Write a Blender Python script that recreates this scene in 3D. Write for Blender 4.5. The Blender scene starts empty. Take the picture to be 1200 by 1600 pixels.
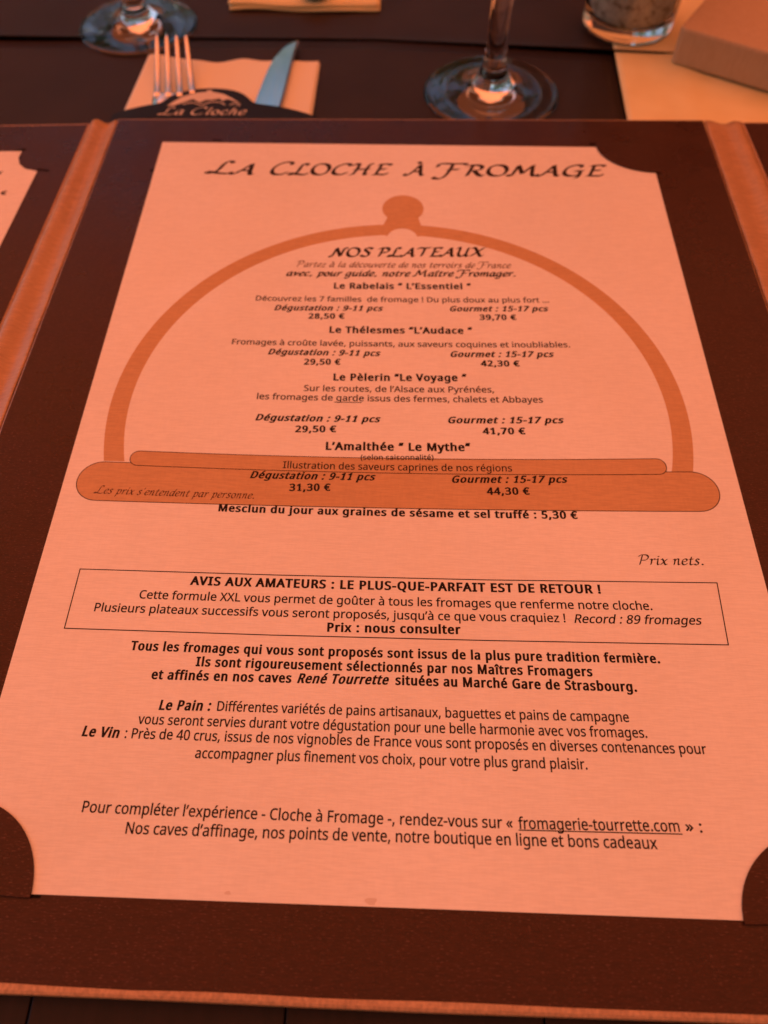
import bpy, math, random
from mathutils import Vector, Matrix
from mathutils.geometry import delaunay_2d_cdt
random.seed(7)
S = 0.001                                # everything below is measured in millimetres
scene = bpy.context.scene
C = scene.collection

# ------------------------------------------------------------------ camera
PAPER_Z = 9.0                            # height of the printed sheet above the table
R = Matrix(((0.9993612, 0.03452099, -0.00924577),
            (-0.02393341, 0.83861146, 0.54420401),
            (0.02654007, -0.54363509, 0.83890197)))
cam_data = bpy.data.cameras.new('camera')
cam_data.lens = 28.125
cam_data.sensor_width = 36
cam_data.sensor_fit = 'AUTO'
cam_data.shift_x = 0.0183
cam_data.shift_y = -0.0029
cam_data.clip_start = 0.01
cam_data.clip_end = 200
cam_data.dof.use_dof = True
cam_data.dof.focus_distance = 0.222
cam_data.dof.aperture_fstop = 11.0
cam = bpy.data.objects.new('camera', cam_data)
C.objects.link(cam)
M4 = R.transposed().to_4x4()
M4.translation = Vector((101.28, -23.41, 204.49 + PAPER_Z)) * S
cam.matrix_world = M4
scene.camera = cam

# ------------------------------------------------------------------ sky and sun
SUN_EL, SUN_AZ = math.radians(52), math.radians(300)
world = bpy.data.worlds.new('World')
scene.world = world
world.use_nodes = True
wn, wl = world.node_tree.nodes, world.node_tree.links
bg = wn['Background']
sky = wn.new('ShaderNodeTexSky')
sky.sky_type = 'NISHITA'
sky.sun_disc = False
sky.sun_elevation = SUN_EL
sky.sun_rotation = SUN_AZ
wl.new(sky.outputs[0], bg.inputs[0])
bg.inputs[1].default_value = 0.05
sun_data = bpy.data.lights.new('sun', 'SUN')
sun_data.energy = 5.0
sun_data.angle = math.radians(0.5)
sun_data.color = (1.0, 0.94, 0.84)
sun = bpy.data.objects.new('sun', sun_data)
C.objects.link(sun)
sd = Vector((math.sin(SUN_AZ) * math.cos(SUN_EL), math.cos(SUN_AZ) * math.cos(SUN_EL), math.sin(SUN_EL)))
sun.rotation_euler = sd.to_track_quat('Z', 'Y').to_euler()
scene.view_settings.view_transform = 'Standard'
scene.view_settings.look = 'None'
scene.view_settings.exposure = 1.48
scene.view_settings.gamma = 1.0
scene.cycles.max_bounces = 10
scene.cycles.transmission_bounces = 10
scene.cycles.sample_clamp_indirect = 8.0

# ------------------------------------------------------------------ materials
def mat(name, col, rough=0.6, spec=0.5, metal=0.0, **kw):
    m = bpy.data.materials.new(name)
    m.use_nodes = True
    b = m.node_tree.nodes['Principled BSDF']
    b.inputs['Base Color'].default_value = (*col, 1)
    b.inputs['Roughness'].default_value = rough
    b.inputs['Specular IOR Level'].default_value = spec
    b.inputs['Metallic'].default_value = metal
    for k, v in kw.items():
        b.inputs[k.replace('_', ' ')].default_value = v
    return m

def node(m, t, **props):
    n = m.node_tree.nodes.new(t)
    for k, v in props.items():
        setattr(n, k, v)
    return n

def coords(m, scale=(1, 1, 1), rot=(0, 0, 0)):
    g = node(m, 'ShaderNodeNewGeometry')
    mp = node(m, 'ShaderNodeMapping')
    mp.inputs['Scale'].default_value = scale
    mp.inputs['Rotation'].default_value = rot
    m.node_tree.links.new(g.outputs['Position'], mp.inputs['Vector'])
    return mp.outputs[0]

def noise(m, scale, detail=3, vec=None, rough=0.5):
    n = node(m, 'ShaderNodeTexNoise')
    n.inputs['Scale'].default_value = scale
    n.inputs['Detail'].default_value = detail
    n.inputs['Roughness'].default_value = rough
    m.node_tree.links.new(vec if vec else coords(m), n.inputs['Vector'])
    return n.outputs['Fac']

def ramp(m, fac, stops):
    r = node(m, 'ShaderNodeValToRGB')
    e = r.color_ramp.elements
    while len(e) < len(stops):
        e.new(0.5)
    for i, (p, c) in enumerate(stops):
        e[i].position = p
        e[i].color = (*c, 1)
    m.node_tree.links.new(fac, r.inputs[0])
    return r.outputs[0]

def mixc(m, fac, a, b, mode='MIX'):
    n = node(m, 'ShaderNodeMix', data_type='RGBA', blend_type=mode)
    for sock, v in ((n.inputs[0], fac), (n.inputs[6], a), (n.inputs[7], b)):
        if isinstance(v, bpy.types.NodeSocket):
            m.node_tree.links.new(v, sock)
        elif isinstance(v, (int, float)):
            sock.default_value = v
        else:
            sock.default_value = (*v, 1)
    return n.outputs[2]

def base(m, sock):
    m.node_tree.links.new(sock, m.node_tree.nodes['Principled BSDF'].inputs['Base Color'])

def bump(m, height, strength=0.3, dist=0.0002):
    b = node(m, 'ShaderNodeBump')
    b.inputs['Strength'].default_value = strength
    b.inputs['Distance'].default_value = dist
    m.node_tree.links.new(height, b.inputs['Height'])
    m.node_tree.links.new(b.outputs[0], m.node_tree.nodes['Principled BSDF'].inputs['Normal'])

def math_n(m, op, a, b):
    n = node(m, 'ShaderNodeMath', operation=op)
    for i, v in enumerate((a, b)):
        if isinstance(v, bpy.types.NodeSocket):
            m.node_tree.links.new(v, n.inputs[i])
        else:
            n.inputs[i].default_value = v
    return n.outputs[0]

def laid(m, strength, colour, amount=0.04):
    """laid / linen paper: fine uneven ribs along x with fainter ones along y"""
    h1 = noise(m, 1, 2, coords(m, (260, 2900, 60)))
    h2 = noise(m, 1, 2, coords(m, (1500, 260, 50)))
    h = math_n(m, 'ADD', math_n(m, 'MULTIPLY', h1, 0.7), math_n(m, 'MULTIPLY', h2, 0.22))
    b2 = node(m, 'ShaderNodeBump')
    b2.inputs['Strength'].default_value = 1.0
    b2.inputs['Distance'].default_value = 0.004
    m.node_tree.links.new(noise(m, 11, 2), b2.inputs['Height'])
    bump(m, h, strength, 0.00025)
    bn = [q for q in m.node_tree.nodes if q.type == 'BUMP' and q is not b2][-1]
    m.node_tree.links.new(b2.outputs[0], bn.inputs['Normal'])
    dk = tuple(c * (1 - 2 * amount) for c in colour)
    lt = tuple(min(1, c * (1 + amount)) for c in colour)
    fine = ramp(m, h, [(0.34, dk), (0.58, lt)])
    big = ramp(m, noise(m, 14, 4), [(0.35, (0.95, 0.945, 0.93)), (0.65, (1, 1, 1))])
    base(m, mixc(m, 1.0, fine, big, 'MULTIPLY'))

M = {}
m = M['paper'] = mat('laid_paper', (0.84, 0.82, 0.78), 0.55, 0.35)
laid(m, 0.25, (0.84, 0.81, 0.76), 0.03)
m = M['print_gold'] = mat('ochre_print', (0.55, 0.35, 0.17), 0.65, 0.25)
laid(m, 0.35, (0.60, 0.36, 0.18), 0.05)
M['ink'] = mat('brown_black_ink', (0.012, 0.007, 0.006), 0.6, 0.15)
M['ink_brown'] = mat('brown_script_ink', (0.024, 0.012, 0.008), 0.6, 0.15)
M['ink_faint'] = mat('faint_script_ink', (0.10, 0.04, 0.022), 0.6, 0.15)
M['stain'] = mat('grease_stain', (0.68, 0.61, 0.54), 0.5, 0.3)

def board_mat(name, c, spec=0.5, rough=0.5, fleck=1.0):
    m = mat(name, c, rough, spec)
    grain = noise(m, 1, 3, coords(m, (420, 2600, 400)))
    flecks = noise(m, 1, 2, coords(m, (900, 3800, 900)))
    n2 = noise(m, 55, 4)
    col = ramp(m, grain, [(0.3, tuple(x * 0.78 for x in c)), (0.72, tuple(x * 1.35 for x in c))])
    fl = ramp(m, flecks, [(0.60, (0, 0, 0)), (0.74, (fleck,) * 3)])
    col = mixc(m, fl, col, tuple(min(1, x * 2.6 + 0.03) for x in c))
    scuff = ramp(m, n2, [(0.4, (0.85, 0.85, 0.85)), (0.75, (1.0, 0.98, 0.96))])
    base(m, mixc(m, 1.0, col, scuff, 'MULTIPLY'))
    bump(m, grain, 0.35, 0.00012)
    rr = ramp(m, n2, [(0.3, (rough - 0.06,) * 3), (0.8, (rough + 0.1,) * 3)])
    m.node_tree.links.new(rr, m.node_tree.nodes['Principled BSDF'].inputs['Roughness'])
    return m

M['board'] = board_mat('brown_grained_board', (0.040, 0.010, 0.004), 0.26, 0.30)
M['slit'] = mat('dark_slit', (0.008, 0.005, 0.004), 0.9, 0.1)

def leather(name, c, sx, sy):
    m = mat(name, c, 0.34, 0.45)
    rib = noise(m, 1, 3, coords(m, (sx, sy, 500)))
    grain = noise(m, 1500, 3)
    col = ramp(m, rib, [(0.3, tuple(x * 0.74 for x in c)), (0.7, tuple(min(1, x * 1.2) for x in c))])
    big = ramp(m, noise(m, 60, 3), [(0.35, (0.92, 0.90, 0.88)), (0.65, (1.0, 1.0, 1.0))])
    base(m, mixc(m, 1.0, col, big, 'MULTIPLY'))
    bump(m, math_n(m, 'ADD', rib, math_n(m, 'MULTIPLY', grain, 0.4)), 0.4, 0.0002)
    return m

M['leather'] = leather('tan_ribbed_leatherette', (0.46, 0.27, 0.14), 210, 3000)
M['leather_edge'] = leather('tan_edge_leatherette', (0.47, 0.28, 0.16), 1300, 900)

m = M['mat'] = mat('dark_brown_placemat', (0.03, 0.017, 0.014), 0.5, 0.2)
base(m, ramp(m, noise(m, 30, 5), [(0.3, (0.019, 0.012, 0.011)), (0.7, (0.028, 0.018, 0.016))]))
bump(m, noise(m, 900, 4), 0.3, 0.0002)
m = M['wood'] = mat('dark_stained_wood', (0.04, 0.02, 0.015), 0.4, 0.25)
gr = noise(m, 1, 6, coords(m, (300, 9, 300)))
base(m, ramp(m, gr, [(0.3, (0.004, 0.002, 0.002)), (0.7, (0.014, 0.006, 0.006))]))
bump(m, gr, 0.4, 0.0004)

m = M['runner'] = mat('yellow_paper_runner', (0.78, 0.68, 0.36), 0.6, 0.3)
cr = noise(m, 45, 4)
base(m, ramp(m, cr, [(0.35, (0.74, 0.63, 0.32)), (0.65, (0.80, 0.71, 0.40))]))
bump(m, cr, 0.3, 0.001)
m = M['napkin'] = mat('cream_paper_napkin', (0.80, 0.76, 0.62), 0.85, 0.1)
em = node(m, 'ShaderNodeTexVoronoi')
em.inputs['Scale'].default_value = 900
m.node_tree.links.new(coords(m), em.inputs['Vector'])
bump(m, math_n(m, 'ADD', math_n(m, 'MULTIPLY', em.outputs[0], 0.3), noise(m, 60, 4)), 0.5, 0.0006)
m = M['napkin_far'] = mat('yellow_paper_napkin', (0.80, 0.70, 0.40), 0.85, 0.1)
bump(m, noise(m, 90, 4), 0.5, 0.0008)

m = M['box_top'] = mat('tan_weave', (0.40, 0.30, 0.22), 0.8, 0.15)
wv = math_n(m, 'MULTIPLY', math_n(m, 'ADD', noise(m, 1, 1, coords(m, (150, 1500, 150), (0, 0, 0.55))), noise(m, 1, 1, coords(m, (1500, 150, 150), (0, 0, 0.55)))), 0.5)
base(m, ramp(m, wv, [(0.3, (0.44, 0.32, 0.20)), (0.7, (0.50, 0.37, 0.24))]))
bump(m, wv, 0.3, 0.0002)

m = M['sleeve'] = mat('dark_slate_card', (0.010, 0.014, 0.024), 0.5, 0.15)
bump(m, noise(m, 600, 3), 0.2, 0.0001)
M['sleeve_print'] = mat('cream_card_print', (0.66, 0.60, 0.52), 0.6, 0.3)
m = M['steel'] = mat('polished_steel', (0.78, 0.78, 0.77), 0.16, 0.5, 1.0)
rr = ramp(m, noise(m, 1, 3, coords(m, (600, 60, 600))), [(0.3, (0.10,) * 3), (0.8, (0.24,) * 3)])
m.node_tree.links.new(rr, m.node_tree.nodes['Principled BSDF'].inputs['Roughness'])
M['glass'] = mat('clear_glass', (0.97, 0.98, 0.98), 0.02, 0.5, 0.0, Transmission_Weight=1.0, IOR=1.5)
M['jar_glass'] = mat('green_tinged_glass', (0.93, 0.94, 0.88), 0.04, 0.5, 0.0, Transmission_Weight=1.0, IOR=1.5)
m = M['sand'] = mat('speckled_sand', (0.42, 0.36, 0.30), 0.85, 0.2)
v1 = noise(m, 230, 5)
c1 = ramp(m, v1, [(0.36, (0.40, 0.33, 0.27)), (0.46, (0.80, 0.76, 0.70)), (0.7, (0.92, 0.90, 0.86))])
c2 = ramp(m, noise(m, 900, 3), [(0.3, (0.75, 0.75, 0.75)), (0.55, (1.0, 1.0, 1.0))])
base(m, mixc(m, 1.0, c1, c2, 'MULTIPLY'))
bump(m, v1, 0.6, 0.001)
m = M['awning'] = bpy.data.materials.new('orange_awning_cloth')
m.use_nodes = True
nt = m.node_tree
nt.nodes.clear()
out = nt.nodes.new('ShaderNodeOutputMaterial')
mx = nt.nodes.new('ShaderNodeMixShader')
mx.inputs[0].default_value = 0.6
df = nt.nodes.new('ShaderNodeBsdfDiffuse')
tr = nt.nodes.new('ShaderNodeBsdfTranslucent')
df.inputs[0].default_value = (0.80, 0.20, 0.07, 1)
tr.inputs[0].default_value = (0.72, 0.176, 0.072, 1)
nt.links.new(df.outputs[0], mx.inputs[1])
nt.links.new(tr.outputs[0], mx.inputs[2])
nt.links.new(mx.outputs[0], out.inputs[0])
m = M['plaster'] = mat('brown_plaster', (0.16, 0.09, 0.06), 0.9, 0.2)
base(m, ramp(m, noise(m, 3, 5), [(0.3, (0.12, 0.07, 0.045)), (0.7, (0.2, 0.11, 0.075))]))
m = M['paving'] = mat('grey_paving', (0.22, 0.2, 0.18), 0.85, 0.2)
base(m, ramp(m, noise(m, 6, 5), [(0.3, (0.17, 0.155, 0.14)), (0.7, (0.27, 0.25, 0.22))]))
M['leaf'] = mat('green_leaves', (0.12, 0.20, 0.05), 0.5, 0.4)
M['metal_post'] = mat('painted_post', (0.3, 0.28, 0.26), 0.5, 0.5)

# ------------------------------------------------------------------ mesh helpers
def mesh_obj(name, verts, faces, material, parent=None, smooth=False, mm=True):
    """one mesh object; vertices are in world millimetres, stored relative to the parent"""
    me = bpy.data.meshes.new(name)
    k = S if mm else 1.0
    off = world_loc(parent) if parent is not None else Vector((0, 0, 0))
    me.from_pydata([(v[0] * k - off.x, v[1] * k - off.y, v[2] * k - off.z) for v in verts], [], faces)
    me.materials.append(material)
    if smooth:
        for p in me.polygons:
            p.use_smooth = True
    me.update()
    o = bpy.data.objects.new(name, me)
    C.objects.link(o)
    if parent is not None:
        o.parent = parent
    return o

def world_loc(o):
    v = Vector(o.location)
    while o.parent is not None:
        o = o.parent
        v += Vector(o.location)
    return v

def tag(o, label, cat, group=None):
    o['label'] = label
    o['category'] = cat
    if group:
        o['group'] = group

def thing(name, label, cat, loc, group=None):
    o = bpy.data.objects.new(name, None)
    o.empty_display_size = 0.02
    C.objects.link(o)
    o.location = Vector(loc) * S
    tag(o, label, cat, group)
    return o

def inset(poly, d):
    n = len(poly)
    res = []
    for i in range(n):
        a, b, c = Vector(poly[i - 1]), Vector(poly[i]), Vector(poly[(i + 1) % n])
        e1, e2 = (b - a).normalized(), (c - b).normalized()
        n1, n2 = Vector((-e1.y, e1.x)), Vector((-e2.y, e2.x))
        k = n1 + n2
        k = k / max(0.3, k.dot(n1))
        res.append((b.x + k.x * d, b.y + k.y * d))
    return res

def slab(outline, z0, z1, bevel=0.0):
    """prism over a counter-clockwise polygon with an optional rounded edge"""
    n = len(outline)
    if bevel:
        ins = inset(outline, bevel)
        mid = inset(outline, bevel * 0.3)
        rings = [[(x, y, z0) for x, y in ins], [(x, y, z0 + bevel * 0.3) for x, y in mid], [(x, y, z0 + bevel) for x, y in outline],
                 [(x, y, z1 - bevel) for x, y in outline], [(x, y, z1 - bevel * 0.3) for x, y in mid], [(x, y, z1) for x, y in ins]]
    else:
        rings = [[(x, y, z0) for x, y in outline], [(x, y, z1) for x, y in outline]]
    v = [p for r in rings for p in r]
    f = []
    for k in range(len(rings) - 1):
        for i in range(n):
            j = (i + 1) % n
            f.append((k * n + i, k * n + j, (k + 1) * n + j, (k + 1) * n + i))
    f.append(tuple(range(n))[::-1])
    f.append(tuple(range((len(rings) - 1) * n, len(rings) * n)))
    return v, f

def flat(poly, z):
    return [(x, y, z) for x, y in poly], [tuple(range(len(poly)))]

def lathe(profile, cx, cy, cz, seg=64):
    v, f = [], []
    n = len(profile)
    for i in range(seg):
        a = 2 * math.pi * i / seg
        for r, z in profile:
            v.append((cx + r * math.cos(a), cy + r * math.sin(a), cz + z))
    for i in range(seg):
        j = (i + 1) % seg
        for k in range(n - 1):
            f.append((i * n + k, j * n + k, j * n + k + 1, i * n + k + 1))
    return v, f

def smooth_pts(pts, sub=6):
    """Catmull-Rom through the points"""
    pts = [tuple(p) for p in pts]
    if len(pts) < 3:
        return pts
    P = [pts[0]] + pts + [pts[-1]]
    o = []
    for i in range(1, len(P) - 2):
        p0, p1, p2, p3 = P[i - 1], P[i], P[i + 1], P[i + 2]
        for s in range(sub):
            t = s / sub
            o.append(tuple(0.5 * ((2 * b) + (c - a) * t + (2 * a - 5 * b + 4 * c - d) * t * t + (3 * b - a - 3 * c + d) * t ** 3)
                           for a, b, c, d in zip(p0, p1, p2, p3)))
    o.append(pts[-1])
    return o

def strip(pts, w, z, closed=False):
    """flat ribbon of width w along the points, as quads"""
    v, f = [], []
    n = len(pts)
    for i, p in enumerate(pts):
        q = Vector(p)
        a = Vector(pts[(i - 1) % n]) if (closed or i) else q
        b = Vector(pts[(i + 1) % n]) if (closed or i < n - 1) else q
        d1, d2 = (q - a), (b - q)
        if d1.length < 1e-6:
            d1 = d2
        if d2.length < 1e-6:
            d2 = d1
        d1, d2 = d1.normalized(), d2.normalized()
        n1, n2 = Vector((-d1.y, d1.x)), Vector((-d2.y, d2.x))
        k = n1 + n2
        k = k / max(0.5, k.dot(n1))
        v += [(q.x + k.x * w / 2, q.y + k.y * w / 2, z), (q.x - k.x * w / 2, q.y - k.y * w / 2, z)]
    for i in range(n if closed else n - 1):
        j = (i + 1) % n
        f.append((2 * i, 2 * i + 1, 2 * j + 1, 2 * j))
    return v, f

def merge(*vf):
    V, F = [], []
    for v, f in vf:
        k = len(V)
        V += v
        F += [tuple(i + k for i in q) for q in f]
    return V, F

def fill_mesh(loops):
    """polygons filled by the non-zero winding rule -> (verts, faces)"""
    vs, es = [], []
    for lp in loops:
        k, n = len(vs), len(lp)
        vs += [Vector((x, y)) for x, y in lp]
        es += [(k + i, k + (i + 1) % n) for i in range(n)]
    ov, _, of, _, _, _ = delaunay_2d_cdt(vs, es, [], 0, 1e-4)
    def wind(px, py):
        w = 0
        for lp in loops:
            for i in range(len(lp)):
                (x0, y0), (x1, y1) = lp[i - 1], lp[i]
                if (y0 <= py) != (y1 <= py):
                    t = (py - y0) / (y1 - y0)
                    if x0 + t * (x1 - x0) > px:
                        w += 1 if y1 > y0 else -1
        return w
    f = []
    for t in of:
        cx = sum(ov[q].x for q in t) / len(t)
        cy = sum(ov[q].y for q in t) / len(t)
        if wind(cx, cy):
            f.append(tuple(t))
    return [(q.x, q.y, 0.0) for q in ov], f

def arc_pts(cx, cy, rx_, ry_, a0, a1, n=24):
    return [(cx + rx_ * math.cos(math.radians(a0 + (a1 - a0) * i / n)), cy + ry_ * math.sin(math.radians(a0 + (a1 - a0) * i / n))) for i in range(n + 1)]

def interp(tab, y):
    for (a, b), (c, d) in zip(tab, tab[1:]):
        if a <= y <= c:
            return b + (d - b) * (y - a) / (c - a)
    return tab[-1][1] if y > tab[-1][0] else tab[0][1]

def ribbon_bar(path, widths, thick):
    """bar with a rounded-rectangular section along (x, y, z) points"""
    V, F = [], []
    n = len(path)
    for i, p in enumerate(path):
        a, b = Vector(path[max(0, i - 1)]), Vector(path[min(n - 1, i + 1)])
        t = (b - a).normalized()
        side = t.cross(Vector((0, 0, 1))).normalized()
        upv = side.cross(t).normalized()
        w, h = widths[i] / 2, thick[i] / 2
        for cu, cv in ((-1, -0.4), (-0.7, -1), (0.7, -1), (1, -0.4), (1, 0.4), (0.7, 1), (-0.7, 1), (-1, 0.4)):
            V.append(tuple(Vector(p) + side * cu * w + upv * cv * h))
    for i in range(n - 1):
        for k in range(8):
            j = (k + 1) % 8
            F.append((i * 8 + k, i * 8 + j, i * 8 + 8 + j, i * 8 + 8 + k))
    F.append(tuple(range(8))[::-1])
    F.append(tuple(range((n - 1) * 8, n * 8)))
    return V, F

def grid_sheet(P, nx, ny, th):
    """closed thin sheet over the point function P(u, v)"""
    V, F = [], []
    for layer in (0, 1):
        for j in range(ny + 1):
            for i in range(nx + 1):
                x, y, z = P(i / nx, j / ny)
                V.append((x, y, z + (th if layer else 0)))
    N = (nx + 1) * (ny + 1)
    for j in range(ny):
        for i in range(nx):
            a = j * (nx + 1) + i
            F.append((a, a + nx + 1, a + nx + 2, a + 1))
            F.append((N + a, N + a + 1, N + a + nx + 2, N + a + nx + 1))
    rim = list(range(nx + 1)) + [(k + 1) * (nx + 1) + nx for k in range(ny)] + \
        [ny * (nx + 1) + nx - 1 - k for k in range(nx)] + [(ny - 1 - k) * (nx + 1) for k in range(ny)]
    for a, b in zip(rim, rim[1:]):
        F.append((a, b, N + b, N + a))
    return V, F

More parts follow.
